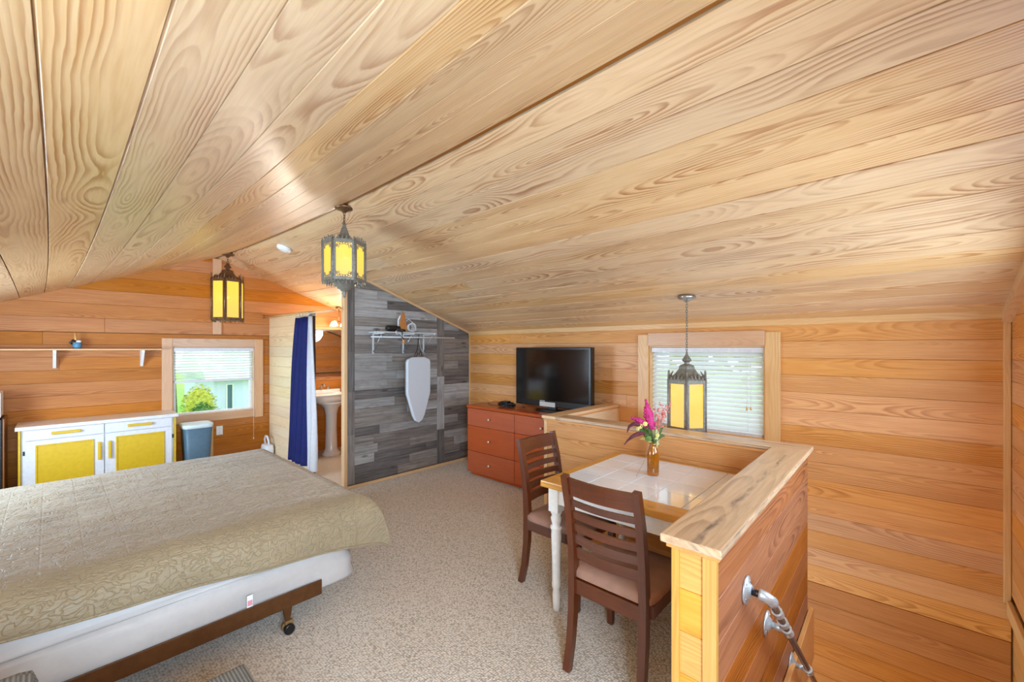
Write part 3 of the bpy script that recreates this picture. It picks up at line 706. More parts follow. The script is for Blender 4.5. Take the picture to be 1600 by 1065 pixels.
# ------------------------------------------------------------------ dining chairs
def chair(loc, rz, label):
    t = empty('dining_chair', loc, rz); tag(t, label, 'chair', 'dining chairs at the tiled table')
    w = .40  # local: faces +y, back at y=0
    for sx in (-1, 1):
        x = sx*(w/2-.017)
        pts = [(x, -.055, 0), (x, -.025, .12), (x, -.005, .28), (x, 0, .45), (x, -.008, .6), (x, -.035, .78), (x, -.075, .945)]
        MB().sweep(pts, (1, 0, 0), .034, [.034, .036, .042, .046, .042, .036, .03]).build('back_leg', 'walnut', t, (0, 0, 1))
        MB().sweep([(sx*(w/2+.005), .40, 0), (sx*(w/2+.005), .40, .43)], (1, 0, 0), [.03, .042], [.03, .042]).build('front_leg', 'walnut', t, (0, 0, 1))
        MB().box(sx*(w/2+.003)-.011, sx*(w/2+.003)+.011, .02, .385, .375, .435, .002).build('side_apron', 'walnut', t, (0, 1, 0))
    MB().box(-w/2+.03, w/2-.03, -.012, .012, .36, .43, .002).build('back_apron', 'walnut', t)
    MB().box(-w/2+.02, w/2-.02, .39, .412, .375, .435, .002).build('front_apron', 'walnut', t)
    # seat pad
    def seat(u, v):
        a = 2*PI*u; ce, se = math.cos(a), math.sin(a); e = .22
        X = (abs(ce)**e)*(1 if ce > 0 else -1); Y_ = (abs(se)**e)*(1 if se > 0 else -1)
        prof = [(1, .437), (1.0, .462), (.93, .478), (.7, .486), (.35, .49), (.001, .491)][int(round(v*5))]
        return Vector((X*(w/2+.015)*prof[0], .21+Y_*.215*prof[0], prof[1]))
    mb = MB().grid(seat, 40, 5, closed_u=True); mb.build('seat', 'seat_suede', t, (0, 1, 0))
    # ladder slats, gently bowed
    def slat(nm, zc, h, th):
        def yb(z): return -.0 - (max(0, z-.45)**1.6)*.22
        def f(s_):
            x = -w/2+.03+(w-.06)*s_; return x, -.022*math.sin(PI*s_)
        mb = MB(); n = 8; rings = []
        for i in range(n+1):
            x, bow = f(i/n)
            rings.append([mb.bm.verts.new((x, yb(zz)+bow+dy, zz)) for zz, dy in ((zc-h/2, -th/2), (zc+h/2, -th/2), (zc+h/2, th/2), (zc-h/2, th/2))])
        for a, b in zip(rings, rings[1:]):
            for j in range(4): mb.bm.faces.new((a[j], a[(j+1) % 4], b[(j+1) % 4], b[j]))
        mb.bm.faces.new(rings[0]); mb.bm.faces.new(list(reversed(rings[-1])))
        mb.build(nm, 'walnut', t)
    slat('top_rail', .893, .085, .02)
    for z, h in ((.812, .03), (.752, .034), (.69, .036), (.63, .04), (.562, .052)): slat('slat', z, h, .014)
    return t
chair((1.735, .995, 0), -PI/2, 'dark wood ladder-back chair beside the framed end of the half wall')
chair((2.30, 1.80, 0), PI, 'dark wood ladder-back chair between the tiled table and the red-brown dresser')

# ------------------------------------------------------------------ vase with dried flowers
vz = empty('glass_vase', (2.50, 1.115, .774)); tag(vz, 'amber glass bottle vase on the white tiled table', 'vase')
MB().lathe([(.03, 0), (.035, .004), (.0355, .02), (.0355, .12), (.031, .15), (.024, .168), (.021, .185), (.024, .2), (.021, .2), (.018, .186), (.02, .168), (.027, .148), (.031, .12), (.031, .02), (.001, .014)], (0, 0, 0), 24).build('glass_body', 'bottle', vz)
fb = empty('flower_bunch', (2.50, 1.115, .79)); tag(fb, 'bunch of magenta, pink and green dried flowers standing in the amber vase', 'flowers')
def spike(nm, pts, rad, m, bumps=True, seed=0):
    rr = random.Random(seed); mb = MB(); pts = [Vector(p) for p in pts]
    n = 9
    def at(s_):
        a, b, c = pts; return a*(1-s_)**2+b*2*s_*(1-s_)+c*s_*s_
    mb.tube([at(i/n) for i in range(n+1)], [max(.0015, rad*math.sin(PI*min(1, (i/n)**.8*.95+.05))) for i in range(n+1)], 8)
    if bumps:
        for i in range(36):
            s_ = rr.uniform(.1, .98); p = at(s_); a = rr.uniform(0, 2*PI); k = rad*math.sin(PI*min(1, s_**.8*.95+.05))
            mb.ball(p+Vector((math.cos(a)*k, math.sin(a)*k, rr.uniform(-.003, .003))), rad*.35, seg=6)
    mb.build(nm, m, fb)
def stem(pts, r=.0018, m='leaf_green', nm='stem'): MB().tube(pts, r, 6).build(nm, m, fb)
rt = Vector((.6756, -.7373, 0)); fw = Vector((.7373, .6756, 0))
V = lambda r_, z, f_=0: rt*r_+fw*f_+Vector((0, 0, z))
spike('magenta_plume', [V(-.012, .25), V(-.02, .33), V(-.045, .45, .01)], .026, 'magenta', seed=1)
spike('magenta_plume', [V(-.03, .27), V(-.09, .335), V(-.135, .33)], .02, 'magenta', seed=2)
spike('burgundy_plume', [V(-.06, .27, -.02), V(-.14, .34, -.02), V(-.165, .245, -.02)], .012, 'burgundy', seed=3)
spike('burgundy_plume', [V(-.05, .24, -.03), V(-.12, .26, -.03), V(-.185, .175, -.03)], .013, 'burgundy', seed=4)
spike('pale_plume', [V(.015, .14), V(.018, .22), V(.02, .30)], .017, 'pale_green', seed=5)
for i in range(9):
    rr = random.Random(i); a = V(.02, .2); e = V(rr.uniform(.01, .1), rr.uniform(.33, .44), rr.uniform(-.05, .05)); mid = (a+e)/2+V(rr.uniform(-.01, .02), .01)
    mb = MB().tube([a, mid, e], .0014, 5)
    for j in range(13):
        s_ = rr.uniform(.35, 1); p = a*(1-s_)+e*s_; mb.ball(p+Vector((rr.uniform(-.01, .01), rr.uniform(-.01, .01), rr.uniform(-.006, .006))), rr.uniform(.003, .006), seg=5)
    mb.build('pink_spray', 'pinkish', fb)
def leaf(a, b, w, m, nm='leaf'):
    a, b = Vector(a), Vector(b); d = b-a; s_ = d.cross(fw).normalized()
    def f(u, v):
        k = math.sin(PI*min(1, u*.93+.07))*w; return a+d*u+s_*(v-.5)*2*k+fw*(-.25*abs(v-.5)*k*2)+Vector((0, 0, .02*math.sin(PI*u)))
    mb = MB().grid(f, 8, 4); bmesh.ops.solidify(mb.bm, geom=mb.bm.faces[:], thickness=.0012); mb.build(nm, m, fb)
for i, (r0, z0, r1, z1, w, m) in enumerate([(-.01, .18, -.1, .27, .018, 'leaf_green'), (-.01, .2, -.12, .3, .016, 'leaf_green'), (.0, .19, .07, .27, .016, 'leaf_green'), (0, .17, -.06, .235, .02, 'leaf_green'), (.01, .18, .045, .33, .013, 'pale_green'), (0, .17, .05, .23, .014, 'leaf_green'), (-.01, .19, -.04, .31, .014, 'leaf_green'), (-.005, .175, -.085, .2, .014, 'yellow_flower'), (.01, .19, .085, .215, .012, 'leaf_green')]):
    leaf(V(r0, z0, -.01*(i % 3)), V(r1, z1, -.02+.02*(i % 3)), w, m)
for i, (r_, z, k) in enumerate([(-.085, .285, .017), (-.055, .3, .016), (-.035, .21, .02), (.02, .23, .014), (-.1, .27, .012)]):
    mb = MB()
    for j in range(7):
        a = 2*PI*j/7; mb.ball(V(r_+math.cos(a)*k*.6, z+math.sin(a)*k*.6, -.02), k*.45, (1, 1, .8), 6)
    mb.ball(V(r_, z, -.026), k*.4, seg=6); mb.build('blossom', 'yellow_flower' if i != 2 else 'leaf_green', fb)
for r_ in (-.008, .004, .012, -.002): stem([V(r_*.5, .03), V(r_, .15), V(r_*2, .24)])
stem([V(-.01, .185, -.012), V(-.04, .16, -.03), V(-.07, .08, -.05), V(-.13, .0, -.09)], .0011, 'twig', 'loose_stem')

# ------------------------------------------------------------------ dresser
dr = empty('dresser', (3.74, 3.15, 0)); tag(dr, 'red-brown six drawer dresser against the wood wall under the television', 'dresser')
dx = 3.475-3.74
MB().box(dx+.02, .24, -.78, .78, .04, .82, .002).build('carcass', 'cherry', dr, (0, 1, 0))
MB().box(dx-.012, .245, -.79, .79, .82, .855, .012).build('top', 'cherry', dr, (0, 1, 0))
MB().box(dx+.05, .2, -.76, .76, 0, .04).build('plinth', 'cherry', dr, (0, 1, 0))
for c in (-1, 1):
    for (z0, z1) in ((.045, .298), (.303, .606), (.611, .815)):
        y0, y1 = (.003, .778) if c > 0 else (-.778, -.003)
        dw = MB().box(dx, dx+.019, y0, y1, z0, z1, .004).build('drawer', 'cherry', dr, (0, 1, 0))
        Mx = Matrix.Translation((dx, (y0+y1)/2, (z0+z1)/2-.0)) @ Matrix.Rotation(-PI/2, 4, 'Y')
        MB().lathe([(.006, 0), (.006, .012), (.013, .018), (.014, .024), (.009, .03), (.001, .031)], (0, 0, 0), 14, M4=Mx).build('knob', 'knob', dw)

# ------------------------------------------------------------------ television
tv = empty('television', (3.74, 2.83, .856)); tag(tv, 'flat black television standing on the red-brown dresser', 'television')
MB().box(-.02, .05, -.515, .515, .045, .705, .008).build('housing', 'bezel', tv)
MB().box(-.024, -.0195, -.485, .485, .115, .68, 0).build('screen', 'screen', tv)
mb = MB(); mb.lathe([(.14, 0), (.15, .006), (.13, .014), (.03, .02)], (0, 0, 0), 28); bmesh.ops.scale(mb.bm, vec=(.8, 1.5, 1), verts=mb.bm.verts[:]); mb.build('stand', 'black', tv)
MB().box(-.01, .03, -.06, .06, .01, .06, .004).build('neck', 'black', tv)
MB().box(-.0225, -.0198, -.06, .155, .048, .098, 0).build('sticker', 'silver_text', tv)['label'] = 'pale grey sticker'
mb = MB()
for i in range(9): mb.box(-.0222, -.0199, .44-.018*i-.012*(i % 2 == 0)-.002, .44-.018*i, .118, .126)
mb.build('small_print', 'silver_text', tv)
mb = MB()
for i in range(5): mb.box(-.0222, -.0199, .14-.014*i, .15-.014*i, .103, .112)
mb.build('brand_mark', 'silver_text', tv)
cb = empty('cable_coil', (3.66, 3.44, .8605)); tag(cb, 'tangle of black cables lying on the dresser beside the television', 'cables')
rr = random.Random(3)
for j in range(5):
    pts = []
    a0 = rr.uniform(0, 6); r0 = rr.uniform(.05, .085)
    for i in range(22):
        a = a0+i*.62; pts.append((r0*math.cos(a)*(.9), r0*math.sin(a)*1.5+.02*math.sin(i), .006+.009*j+.006*math.sin(i*1.3)))
    MB().tube(pts, .0045, 6).build('cable', 'black', cb)
MB().tube([(-.05, .05, .006), (-.07, .18, .006), (.0, .3, .006), (.1, .42, .006)], .004, 6).build('cable', 'black', cb)
MB().tube([(.03, -.08, .006), (.0, -.15, .006), (.08, -.22, .006)], .004, 6).build('cable', 'black', cb)
MB().box(-.04, .03, -.04, .05, .035, .065, .006).build('adapter', 'black', cb)

# ------------------------------------------------------------------ wall rack on the grey wall, iron, dryer, ironing board
sk = empty('wall_shelf', (2.84, GY, 1.74)); tag(sk, 'white shelf with a hanging rod on the grey plank wall', 'shelf')
for i in range(4): MB().box(-.39, .40, -.235+.06*i, -.19+.06*i, -.012, 0, .003).build('shelf_slat', 'wire_white', sk)
for x in (-.33, .07, .37):
    mb = MB().box(x-.009, x+.009, -.014, -.001, -.25, -.012, .002).box(x-.009, x+.009, -.24, -.001, -.026, -.013, .002); mb.build('bracket', 'wire_white', sk)
    MB().tube([(x, -.012, -.235), (x, -.19, -.03)], .006, 8).build('brace', 'steel', sk)
MB().tube([(-.46, -.2, -.062), (.72, -.2, -.055)], .009, 10).build('hanging_rod', 'wire_white', sk)
for x in (-.33, .07, .37): MB().torus((x, -.2, -.06), .013, .003, Matrix.Rotation(PI/2, 4, 'Y')).build('rod_hook', 'steel', sk)
ir = empty('clothes_iron', (2.83, GY-.13, 1.742)); tag(ir, 'upright white clothes iron with copper coloured soleplate on the wall shelf', 'iron')
mb = MB()
def sole(s_): return .052*math.sqrt(max(0, 1-s_))*(1.0 if s_ > .1 else .9+s_)
pl = [(-sole(i/12), .235*i/12) for i in range(13)]; poly = [(x, z) for x, z in pl]+[(-x, z) for x, z in reversed(pl[:-1])]
mb.prism(list(reversed(poly)), lambda a, b, t: Vector((a, -t, b+.01)), -.006, .006, .002); mb.build('soleplate', 'copper', ir)
mb = MB(); mb.grid(lambda u, v: Vector((sole(v*.97)*1.12*math.cos(PI*u), .006+.05*math.sin(PI*u)*(1-.6*v)+.0, .004+.242*v)), 12, 10); bmesh.ops.solidify(mb.bm, geom=mb.bm.faces[:], thickness=.004); mb.build('body', 'white_paint', ir)
MB().tube([(0, .05, .03), (0, .1, .06), (0, .1, .15), (0, .045, .2)], .013, 10).build('handle', 'white_paint', ir)
mb = MB()
for j in range(4):
    pts = [(.06+.05+.052*math.cos(i*.45)*(1-.1*j), .0+.02*j-.03, .058+.052*math.sin(i*.45)*(1-.08*j)+.004) for i in range(15)]
    mb.tube(pts, .0036, 6)
mb.tube([(0, .06, .03), (.05, .06, .12), (.1, .03, .16), (.16, .0, .1), (.17, -.02, .02)], .0036, 6); mb.build('cord', 'white_cloth', ir)
hd = empty('hair_dryer', (2.655, GY-.195, 1.742)); tag(hd, 'black hair dryer lying on the wall shelf in front of the iron', 'hair dryer')
MB().tube([(-.085, 0, .038), (-.07, 0, .038), (.04, 0, .038), (.085, 0, .038)], [.03, .034, .036, .026], 14).build('barrel', 'black', hd)
MB().tube([(.03, -.03, .03), (.09, -.06, .016), (.12, -.065, .015)], [.016, .015, .013], 10).build('handle', 'black', hd)
MB().tube([(.02, -.07, .012), (.06, -.1, -.01), (.05, -.1, -.06), (.09, -.098, -.1), (.07, -.098, -.075)], .006, 8).build('cord', 'black', hd)
MB().box(.06, .085, -.112, -.09, -.13, -.09, .004).build('plug', 'copper', hd)
MB().tube([(.0, -.08, .01), (-.03, -.1, -.005), (-.02, -.1, -.03), (.03, -.1, -.02), (.05, -.1, -.05)], .005, 8).build('cord', 'white_cloth', hd)
ib = empty('ironing_board', (3.0, GY-.2, 1.445)); tag(ib, 'small white padded ironing board hanging nose down from the rod', 'ironing board')
def half_w(s_):  # s from top 0 to nose 1
    w = .165
    if s_ < .08: return w*math.sqrt(1-((.08-s_)/.08)**2)*.5+w*.5
    if s_ < .55: return w
    k = (s_-.55)/.45; return w*(1-.58*min(1, k/.85))*math.sqrt(max(0, 1-max(0, (k-.72)/.28)**2))
n = 28; pl = [(half_w(i/n), -.79*i/n) for i in range(n+1)]
poly = [(-x, z) for x, z in pl]+[(x, z) for x, z in reversed(pl) if x > 1e-4]
mb = MB(); mb.prism(poly, lambda a, b, t: Vector((a, -t, b)), -.02, .018, .008); mb.build('padded_cover', 'ironcover', ib)
mb = MB(); mb.prism([(x*1.02, z*1.004+.002) for x, z in poly], lambda a, b, t: Vector((a, -t, b)), -.035, -.021); mb.build('base', 'dark_iron', ib)
MB().tube([(-.055, -.0, -.02), (-.055, -.005, .03), (-.02, -.005, .09), (-.005, 0, .19), (.0, .0, .26)], .005, 8).build('folded_leg', 'black', ib)
MB().tube([(.085, -.0, -.02), (.085, -.005, .02), (.03, -.005, .1), (.01, 0, .19), (.005, .0, .26)], .005, 8).build('folded_leg', 'steel', ib)
MB().tube([(-.04, -.01, 0), (-.02, -.01, .05), (.0, -.01, .02), (.02, -.01, .08), (.045, -.01, .005)], .005, 8).build('folded_leg', 'black', ib)
MB().torus((.003, .0, .243), .024, .003, Matrix.Rotation(PI/2, 4, 'X') @ Matrix.Rotation(PI/2, 4, 'Y')).build('hanger_hook', 'steel', ib)

# ------------------------------------------------------------------ lanterns
def lantern(loc, Rb, zt, zb, style, label, rot, chain_top, glass):
    """loc: ceiling point; zt, zb: top and bottom of the glazed body (world z)"""
    t = empty('hanging_lantern', loc); tag(t, label, 'lantern', 'amber glass lanterns hanging from the ceiling')
    H = zt-loc[2]; B = zb-loc[2]; n = 6; hb_ = zt-zb
    ir_ = 'dark_iron' if style != 'b2' else 'bronze'
    nrm = Vector((0, 0, 1))
    MB().lathe([(.068, .012), (.07, -.006), (.06, -.014), (.035, -.02), (.02, -.03), (.012, -.04)], (0, 0, 0), 24).build('canopy', 'bronze' if style != 'b3' else 'steel', t)
    dome_h = .09 if style == 'a' else .16
    tip = H+dome_h+(.05 if style == 'a' else .045)
    # chain
    z = -.036; i = 0
    while z > tip+.006:
        MB().torus((0, 0, z-.013), .0075, .0022, Matrix.Rotation(PI/2*(i % 2), 4, 'Z') @ Matrix.Rotation(PI/2, 4, 'X') @ Matrix.Diagonal((1, 1.9, 1, 1)), 12, 5).build('chain_link', 'bronze' if style != 'b3' else 'dark_iron', t)
        z -= .0215; i += 1
    MB().torus((0, 0, tip+.004), .014, .0032, Matrix.Rotation(PI/2, 4, 'X'), 16, 6).build('ring', ir_, t)
    if style == 'a':
        MB().lathe([(.01, tip-H), (.012, tip-H-.012), (.02, tip-H-.03), (.034, dome_h-.02), (.036, dome_h-.03), (.055, dome_h-.05), (.058, dome_h-.056), (.07, .022), (.085, .014), (Rb*.86, .0), (Rb*.86, -.008)], (0, 0, H), 24).build('dome', ir_, t)
        MB().lathe([(Rb*.86, .008), (Rb*.8, 0), (.075, -.012), (.07, -.03), (.052, -.038), (.05, -.05), (.03, -.058), (.028, -.068), (.014, -.076), (.018, -.088), (.01, -.1), (.014, -.108), (.002, -.122)], (0, 0, B), 24).build('bottom_finial', ir_, t)
    else:
        MB().lathe([(.008, tip-H), (.014, tip-H-.01), (.036, dome_h+.005), (.042, dome_h-.008), (.022, dome_h-.022), (.024, dome_h-.036), (.06, dome_h-.046), (.066, dome_h-.056), (.07, dome_h-.075), (.1, .045), (Rb*.92, .012), (Rb*.97, -.004)], (0, 0, H), 6, smooth=False, rot=rot).build('dome', ir_, t)
        MB().lathe([(Rb*.97, .012), (Rb*.97, -.006), (Rb*.8, -.012)], (0, 0, B), 6, smooth=False, rot=rot).build('base_ring', ir_, t)
    bw = Rb*(.13 if style == 'a' else .12)
    for j in range(n):
        a = rot+2*PI*j/n; a2 = rot+2*PI*(j+1)/n
        p = Vector((math.cos(a)*Rb, math.sin(a)*Rb, 0)); q = Vector((math.cos(a2)*Rb, math.sin(a2)*Rb, 0)); mid = (p+q)/2; out = mid.normalized(); tg = (q-p).normalized(); L = (q-p).length
        # corner post
        mb = MB().tube([p+Vector((0, 0, B-.006)), p+Vector((0, 0, H+.006))], bw*.42, 6)
        if style != 'a': mb.tube([p+Vector((0, 0, H)), p+Vector((0, 0, H+.06)), p*1.01+Vector((0, 0, H+.075))], [.006, .005, .001], 6)
        mb.build('corner_post', ir_, t)
        # glass panel
        poly = [(-L/2+bw*.3, B+.01), (L/2-bw*.3, B+.01), (L/2-bw*.3, H-.008), (-L/2+bw*.3, H-.008)]
        mb = MB(); mb.prism(poly, lambda a_, b_, tt: mid*.985+tg*a_+out*tt+Vector((0, 0, b_)), -.003, .0)
        mb.build('glass_panel', glass, t)
        # frame strips
        mb = MB()
        f3 = lambda a_, b_, tt: mid*.985+tg*a_+out*tt+Vector((0, 0, b_))
        e = L/2-bw*.25; s_ = bw*.85
        for pl_ in ([(-e, B), (-e+s_, B), (-e+s_, H), (-e, H)], [(e-s_, B), (e, B), (e, H), (e-s_, H)], [(-e+s_, H-.03), (e-s_, H-.03), (e-s_, H), (-e+s_, H)], [(-e+s_, B), (e-s_, B), (e-s_, B+.026), (-e+s_, B+.026)]):
            mb.prism(pl_, f3, .0005, .006)
        fp = mb.build('panel_frame', ir_, t)
        # filigree
        mb = MB()
        if style == 'a':
            for sgn, zz in ((1, H-.03), (-1, B+.026)):
                for k in range(7):
                    u = -1+k/3.; w_ = (L/2-bw)*u; drop = .036*abs(u)**1.6
                    mb.torus(f3(w_, zz-sgn*(drop*.55+.004), .004), .0085, .0024, Matrix.Rotation(math.atan2(out.y, out.x), 4, 'Z') @ Matrix.Rotation(PI/2, 4, 'Y'), 10, 5)
                    if abs(u) > .5: mb.torus(f3(w_, zz-sgn*(.03), .004), .007, .0022, Matrix.Rotation(math.atan2(out.y, out.x), 4, 'Z') @ Matrix.Rotation(PI/2, 4, 'Y'), 10, 5)
                for k in range(6):
                    u = -1+k/2.5; w_ = (L/2-bw*.4)*u; hh = .03-.014*abs(u)+.008*(k % 2)
                    z0 = H if sgn > 0 else B
                    mb.tube([f3(w_, z0-sgn*.004, .002), f3(w_+.004, z0+sgn*hh*.6, .004), f3(w_, z0+sgn*hh, .007)], [.006, .0055, .001], 6)
        else:
            for k in range(5):
                u = -1+k/2.; w_ = (L/2-bw*.9)*u; hh = (.07-.04*abs(u))
                base = f3(w_, H-.004, -.004); tipv = f3(w_*.85, H+hh, -.03*(1-abs(u)*.5)-.004)
                mb.tube([base, (base+tipv)/2+out*.004, tipv], [.008, .008, .002], 6); mb.torus(f3(w_, H+hh*.5, -.01), .0075, .0024, Matrix.Rotation(math.atan2(out.y, out.x), 4, 'Z') @ Matrix.Rotation(PI/2, 4, 'Y'), 10, 5)
            for k in range(4):
                u = -1+k/1.5; w_ = (L/2-bw*.4)*u
                mb.tube([f3(w_, B+.003, .002), f3(w_, B-.016, .004), f3(w_, B-.028, .0)], [.008, .006, .0015], 6)
        mb.build('filigree', ir_, fp)['kind'] = 'stuff'
    MB().ball((0, 0, (H+B)/2), .03, (1, 1, 1.3)).build('bulb', 'bulb', t)
    l = bpy.data.lights.new('lantern_glow', 'POINT'); l.energy = 11; l.color = (1, .86, .55); l.shadow_soft_size = .04
    lo = bpy.data.objects.new('lantern_glow', l); COL.objects.link(lo); lo.parent = t; lo.location = (0, 0, (H+B)/2+.05)
    return t
lantern((1.545, 3.19, 2.645), .155, 2.375, 2.065, 'a', 'grey metal lantern with pierced crowns and pendant finial near the grey plank wall', math.radians(33), 0, 'amber')
lantern((1.435, 5.95, 2.68), .17, 2.37, 1.89, 'b2', 'dark bronze lantern with peaked top hanging in front of the far gable', math.radians(6.4), 0, 'amber')
lantern((3.465, 1.263, 1.962), .158, 1.30, .905, 'b3', 'grey domed lantern on a long chain in front of the stairwell window', math.radians(20), 0, 'amber2')

sd = empty('smoke_detector', (1.66, 4.77, roof_z(1.66, 4.77)-.001)); tag(sd, 'round white smoke detector on the wood ceiling between two lanterns', 'smoke detector')
Mx = Matrix.Rotation(math.atan(mG), 4, 'Y')
MB().lathe([(.07, .0), (.072, -.012), (.066, -.03), (.05, -.036), (.001, -.037)], (0, 0, 0), 28, M4=Mx).build('housing', 'outlet_white', sd)
MB().lathe([(.045, -.034), (.045, -.04), (.03, -.041), (.001, -.041)], (0, 0, 0), 24, M4=Mx).build('grille', 'white_paint', sd)

# ------------------------------------------------------------------ bed
bf = empty('bed_frame', (.35, 3.42, 0)); tag(bf, 'brown metal bed frame on casters under the mattress', 'bed frame')
for y in (-.975, .975):
    sg = 1 if y > 0 else -1
    MB().box(-1.05, .70, y-.004+sg*.0, y+.004, .145, .225, .002).box(-1.05, .70, min(y, y-sg*.045), max(y, y-sg*.045), .141, .148, .001).build('side_rail', 'rail_brown', bf)
for x in (-.9, .52):
    MB().box(x-.02, x+.02, -.93, .93, .118, .14, .002).build('cross_bar', 'rail_brown', bf)
for (x, y) in ((.52, -.96), (.52, .96), (-.9, -.96), (-.9, .96)):
    lg = MB().sweep([(x, y, .15), (x, y, .07)], (1, 0, 0), [.045, .022], [.03, .02]).build('leg', 'rail_brown', bf)
    MB().box(x-.012, x+.026, y-.012, y+.012, .04, .068, .003).build('caster_fork', 'caster_tan', lg)
    MB().lathe([(.02, -.012), (.027, -.01), (.027, .01), (.02, .012)], (0, 0, 0), 18, M4=Matrix.Translation((x+.004, y-.018, .0275)) @ Matrix.Rotation(PI/2, 4, 'X')).build('caster_wheel', 'black', lg)
    MB().lathe([(.02, -.012), (.027, -.01), (.027, .01), (.02, .012)], (0, 0, 0), 18, M4=Matrix.Translation((x+.004, y+.018, .0275)) @ Matrix.Rotation(PI/2, 4, 'X')).build('caster_wheel', 'caster_tan', lg)
def rbox(x0, x1, y0, y1, z0, z1, r, amp, seed, rough_z=0, ridge_=.006):
    """rounded soft box with wrinkles on its sides"""
    from mathutils import noise as NZ
    mb = MB(); nu, nv = 150, 12
    cx, cy, hx, hy = (x0+x1)/2, (y0+y1)/2, (x1-x0)/2, (y1-y0)/2
    per = []
    import itertools
    cr = .09
    for k in range(nu):
        a = 2*PI*k/nu; ca, sa = math.cos(a), math.sin(a)
        m = max(abs(ca)/hx, abs(sa)/hy); px, py = ca/m, sa/m
        # round the corners in plan
        qx, qy = max(0, abs(px)-(hx-cr)), max(0, abs(py)-(hy-cr)); qq = math.hypot(qx, qy)
        if qx > 0 and qy > 0 and qq > cr:
            px = math.copysign(hx-cr+qx/qq*cr, px); py = math.copysign(hy-cr+qy/qq*cr, py)
        per.append((px, py))
    def f(u, v):
        px, py = per[int(round(u*nu)) % nu]
        rt_ = min(r, (z1-z0)*.8); ins = 0
        if v <= .12: ins = .02*(1-v/.12); z = z0
        elif v <= .45: z = z0+(z1-z0-rt_)*(v-.12)/.33
        else:
            q = (v-.45)/.55*PI/2; z = z1-rt_+rt_*math.sin(q); ins = rt_*(1-math.cos(q))
        s_ = 1
        if v >= .999: ins = .6
        if v <= .001: ins = .6
        kx, ky = (hx-ins)/hx, (hy-ins)/hy; px, py = px*kx, py*ky
        w = amp*(NZ.noise(Vector((px*2+z*3, py*2, z*14+seed)))+.6*NZ.noise(Vector((px*5-z*6, py*5, z*22+seed)))) if .1 < v < .9 else 0
        if .1 < v < .6: w += ridge_*(math.sin(z*62+px*4.2+2.5*NZ.noise(Vector((px*1.5, py, seed)))))
        return Vector((cx+px*s_*(1+w/hx), cy+py*s_*(1+w/hy), z+rough_z*NZ.noise(Vector((px*2, py*2, seed)))))
    mb.grid(f, nu, nv, closed_u=True)
    bmesh.ops.holes_fill(mb.bm, edges=[e for e in mb.bm.edges if e.is_boundary], sides=0)
    return mb
bs = empty('box_spring', (.3, 3.42, .15)); tag(bs, 'white box spring resting on the brown bed frame', 'box spring')
mb = rbox(-.73, 1.27, 2.475, 4.365, .15, .37, .03, .02, 3.); mb.bm.transform(Matrix.Translation((-.3, -3.42, -.15))); mb.build('cover', 'boxspring', bs)
MB().box(.375, .402, -.975, -.9705, .075, .135, .001, Matrix.Translation((0, .006, 0))).build('care_label', 'white_cloth', bs)
MB().box(.378, .399, -.978, -.974, .085, .11, 0, Matrix.Translation((0, .006, 0))).build('care_label_print', 'pink', bs)
mt = empty('mattress', (.3, 3.42, .372)); tag(mt, 'mattress in a white fitted sheet on the box spring', 'mattress')
mb = rbox(-.74, 1.27, 2.47, 4.36, .372, .585, .2, .016, 9.); mb.bm.transform(Matrix.Translation((-.3, -3.42, -.372))); mb.build('fitted_sheet', 'sheet', mt)
# quilt
from mathutils import noise as NZ
def qdrop(a, Rr, fl):
    if a <= 0: return 0, 0
    if a < Rr*PI/2: return Rr*math.sin(a/Rr), Rr*(1-math.cos(a/Rr))
    return Rr+(a-Rr*PI/2)*fl, Rr+(a-Rr*PI/2)
ZT = .64; xe, yn, yf = 1.27, 2.58, 4.27; Rq = .11; Rn = .16
Lx0 = -.72; Ls = (xe-Lx0)+Rq*PI/2+.10
def quilt(u, v):
    s_ = Lx0+u*Ls
    frac = (s_-Lx0)/(xe-Lx0)
    dn = Rn*PI/2+(.0+.135*max(0, min(1.1, frac))**2.)+.0; df = Rq*PI/2+.2
    tt = -dn+v*((yf-yn)+dn+df)
    a = s_-xe; b = -tt if tt < 0 else (tt-(yf-yn))
    hx, vx = qdrop(a, Rq, .12)
    near = tt < 0
    hy, vy = qdrop(b, Rn if near else Rq, (.03+.10*max(0, frac-.7)) if near else .1)
    y0 = yn if near else yf
    x = s_ if a <= 0 else xe+hx
    y = yn+min(max(tt, 0), yf-yn)
    z = ZT-(vx**3+vy**3)**(1/3.)
    if near: y -= hy
    elif b > 0: y += hy
    if a > 0 and b > 0 and near: x += .16*min(a, b); y -= .12*min(a, b)
    # softness: sagging edges and wrinkles
    n1 = NZ.noise(Vector((x*1.6, y*1.6, 1.3)))*.012+NZ.noise(Vector((x*3+y*1.2, y*9, 4.)))*.006+NZ.noise(Vector((x*7, y*16, 7.)))*.0035
    top = a <= 0 and 0 <= tt <= yf-yn
    if top: z += n1+.012*math.sin(PI*min(1, max(0, tt/(yf-yn))))-.0
    else:
        z += n1*.5; k = min(1, max(a, b)/.3)
        if b > 0 and near: y -= .012*math.sin(x*9+1)*k
        if a > 0: x += .012*math.sin(y*11)*k
    if frac < .5 and 0 < tt: z += .008*NZ.noise(Vector((x*6, y*5, 2.)))
    return Vector((x, y, z))
mb = MB().grid(quilt, 150, 130)
uvl = {}
qt = empty('quilt', (.3, 3.42, .64)); tag(qt, 'khaki quilted bedspread draped over the bed', 'bedspread')
mb.bm.transform(Matrix.Translation((-.3, -3.42, -.64)))
bmesh.ops.recalc_face_normals(mb.bm, faces=mb.bm.faces[:])
if sum(f.normal.z for f in mb.bm.faces) < 0: bmesh.ops.reverse_faces(mb.bm, faces=mb.bm.faces[:])
bmesh.ops.solidify(mb.bm, geom=mb.bm.faces[:], thickness=.008)
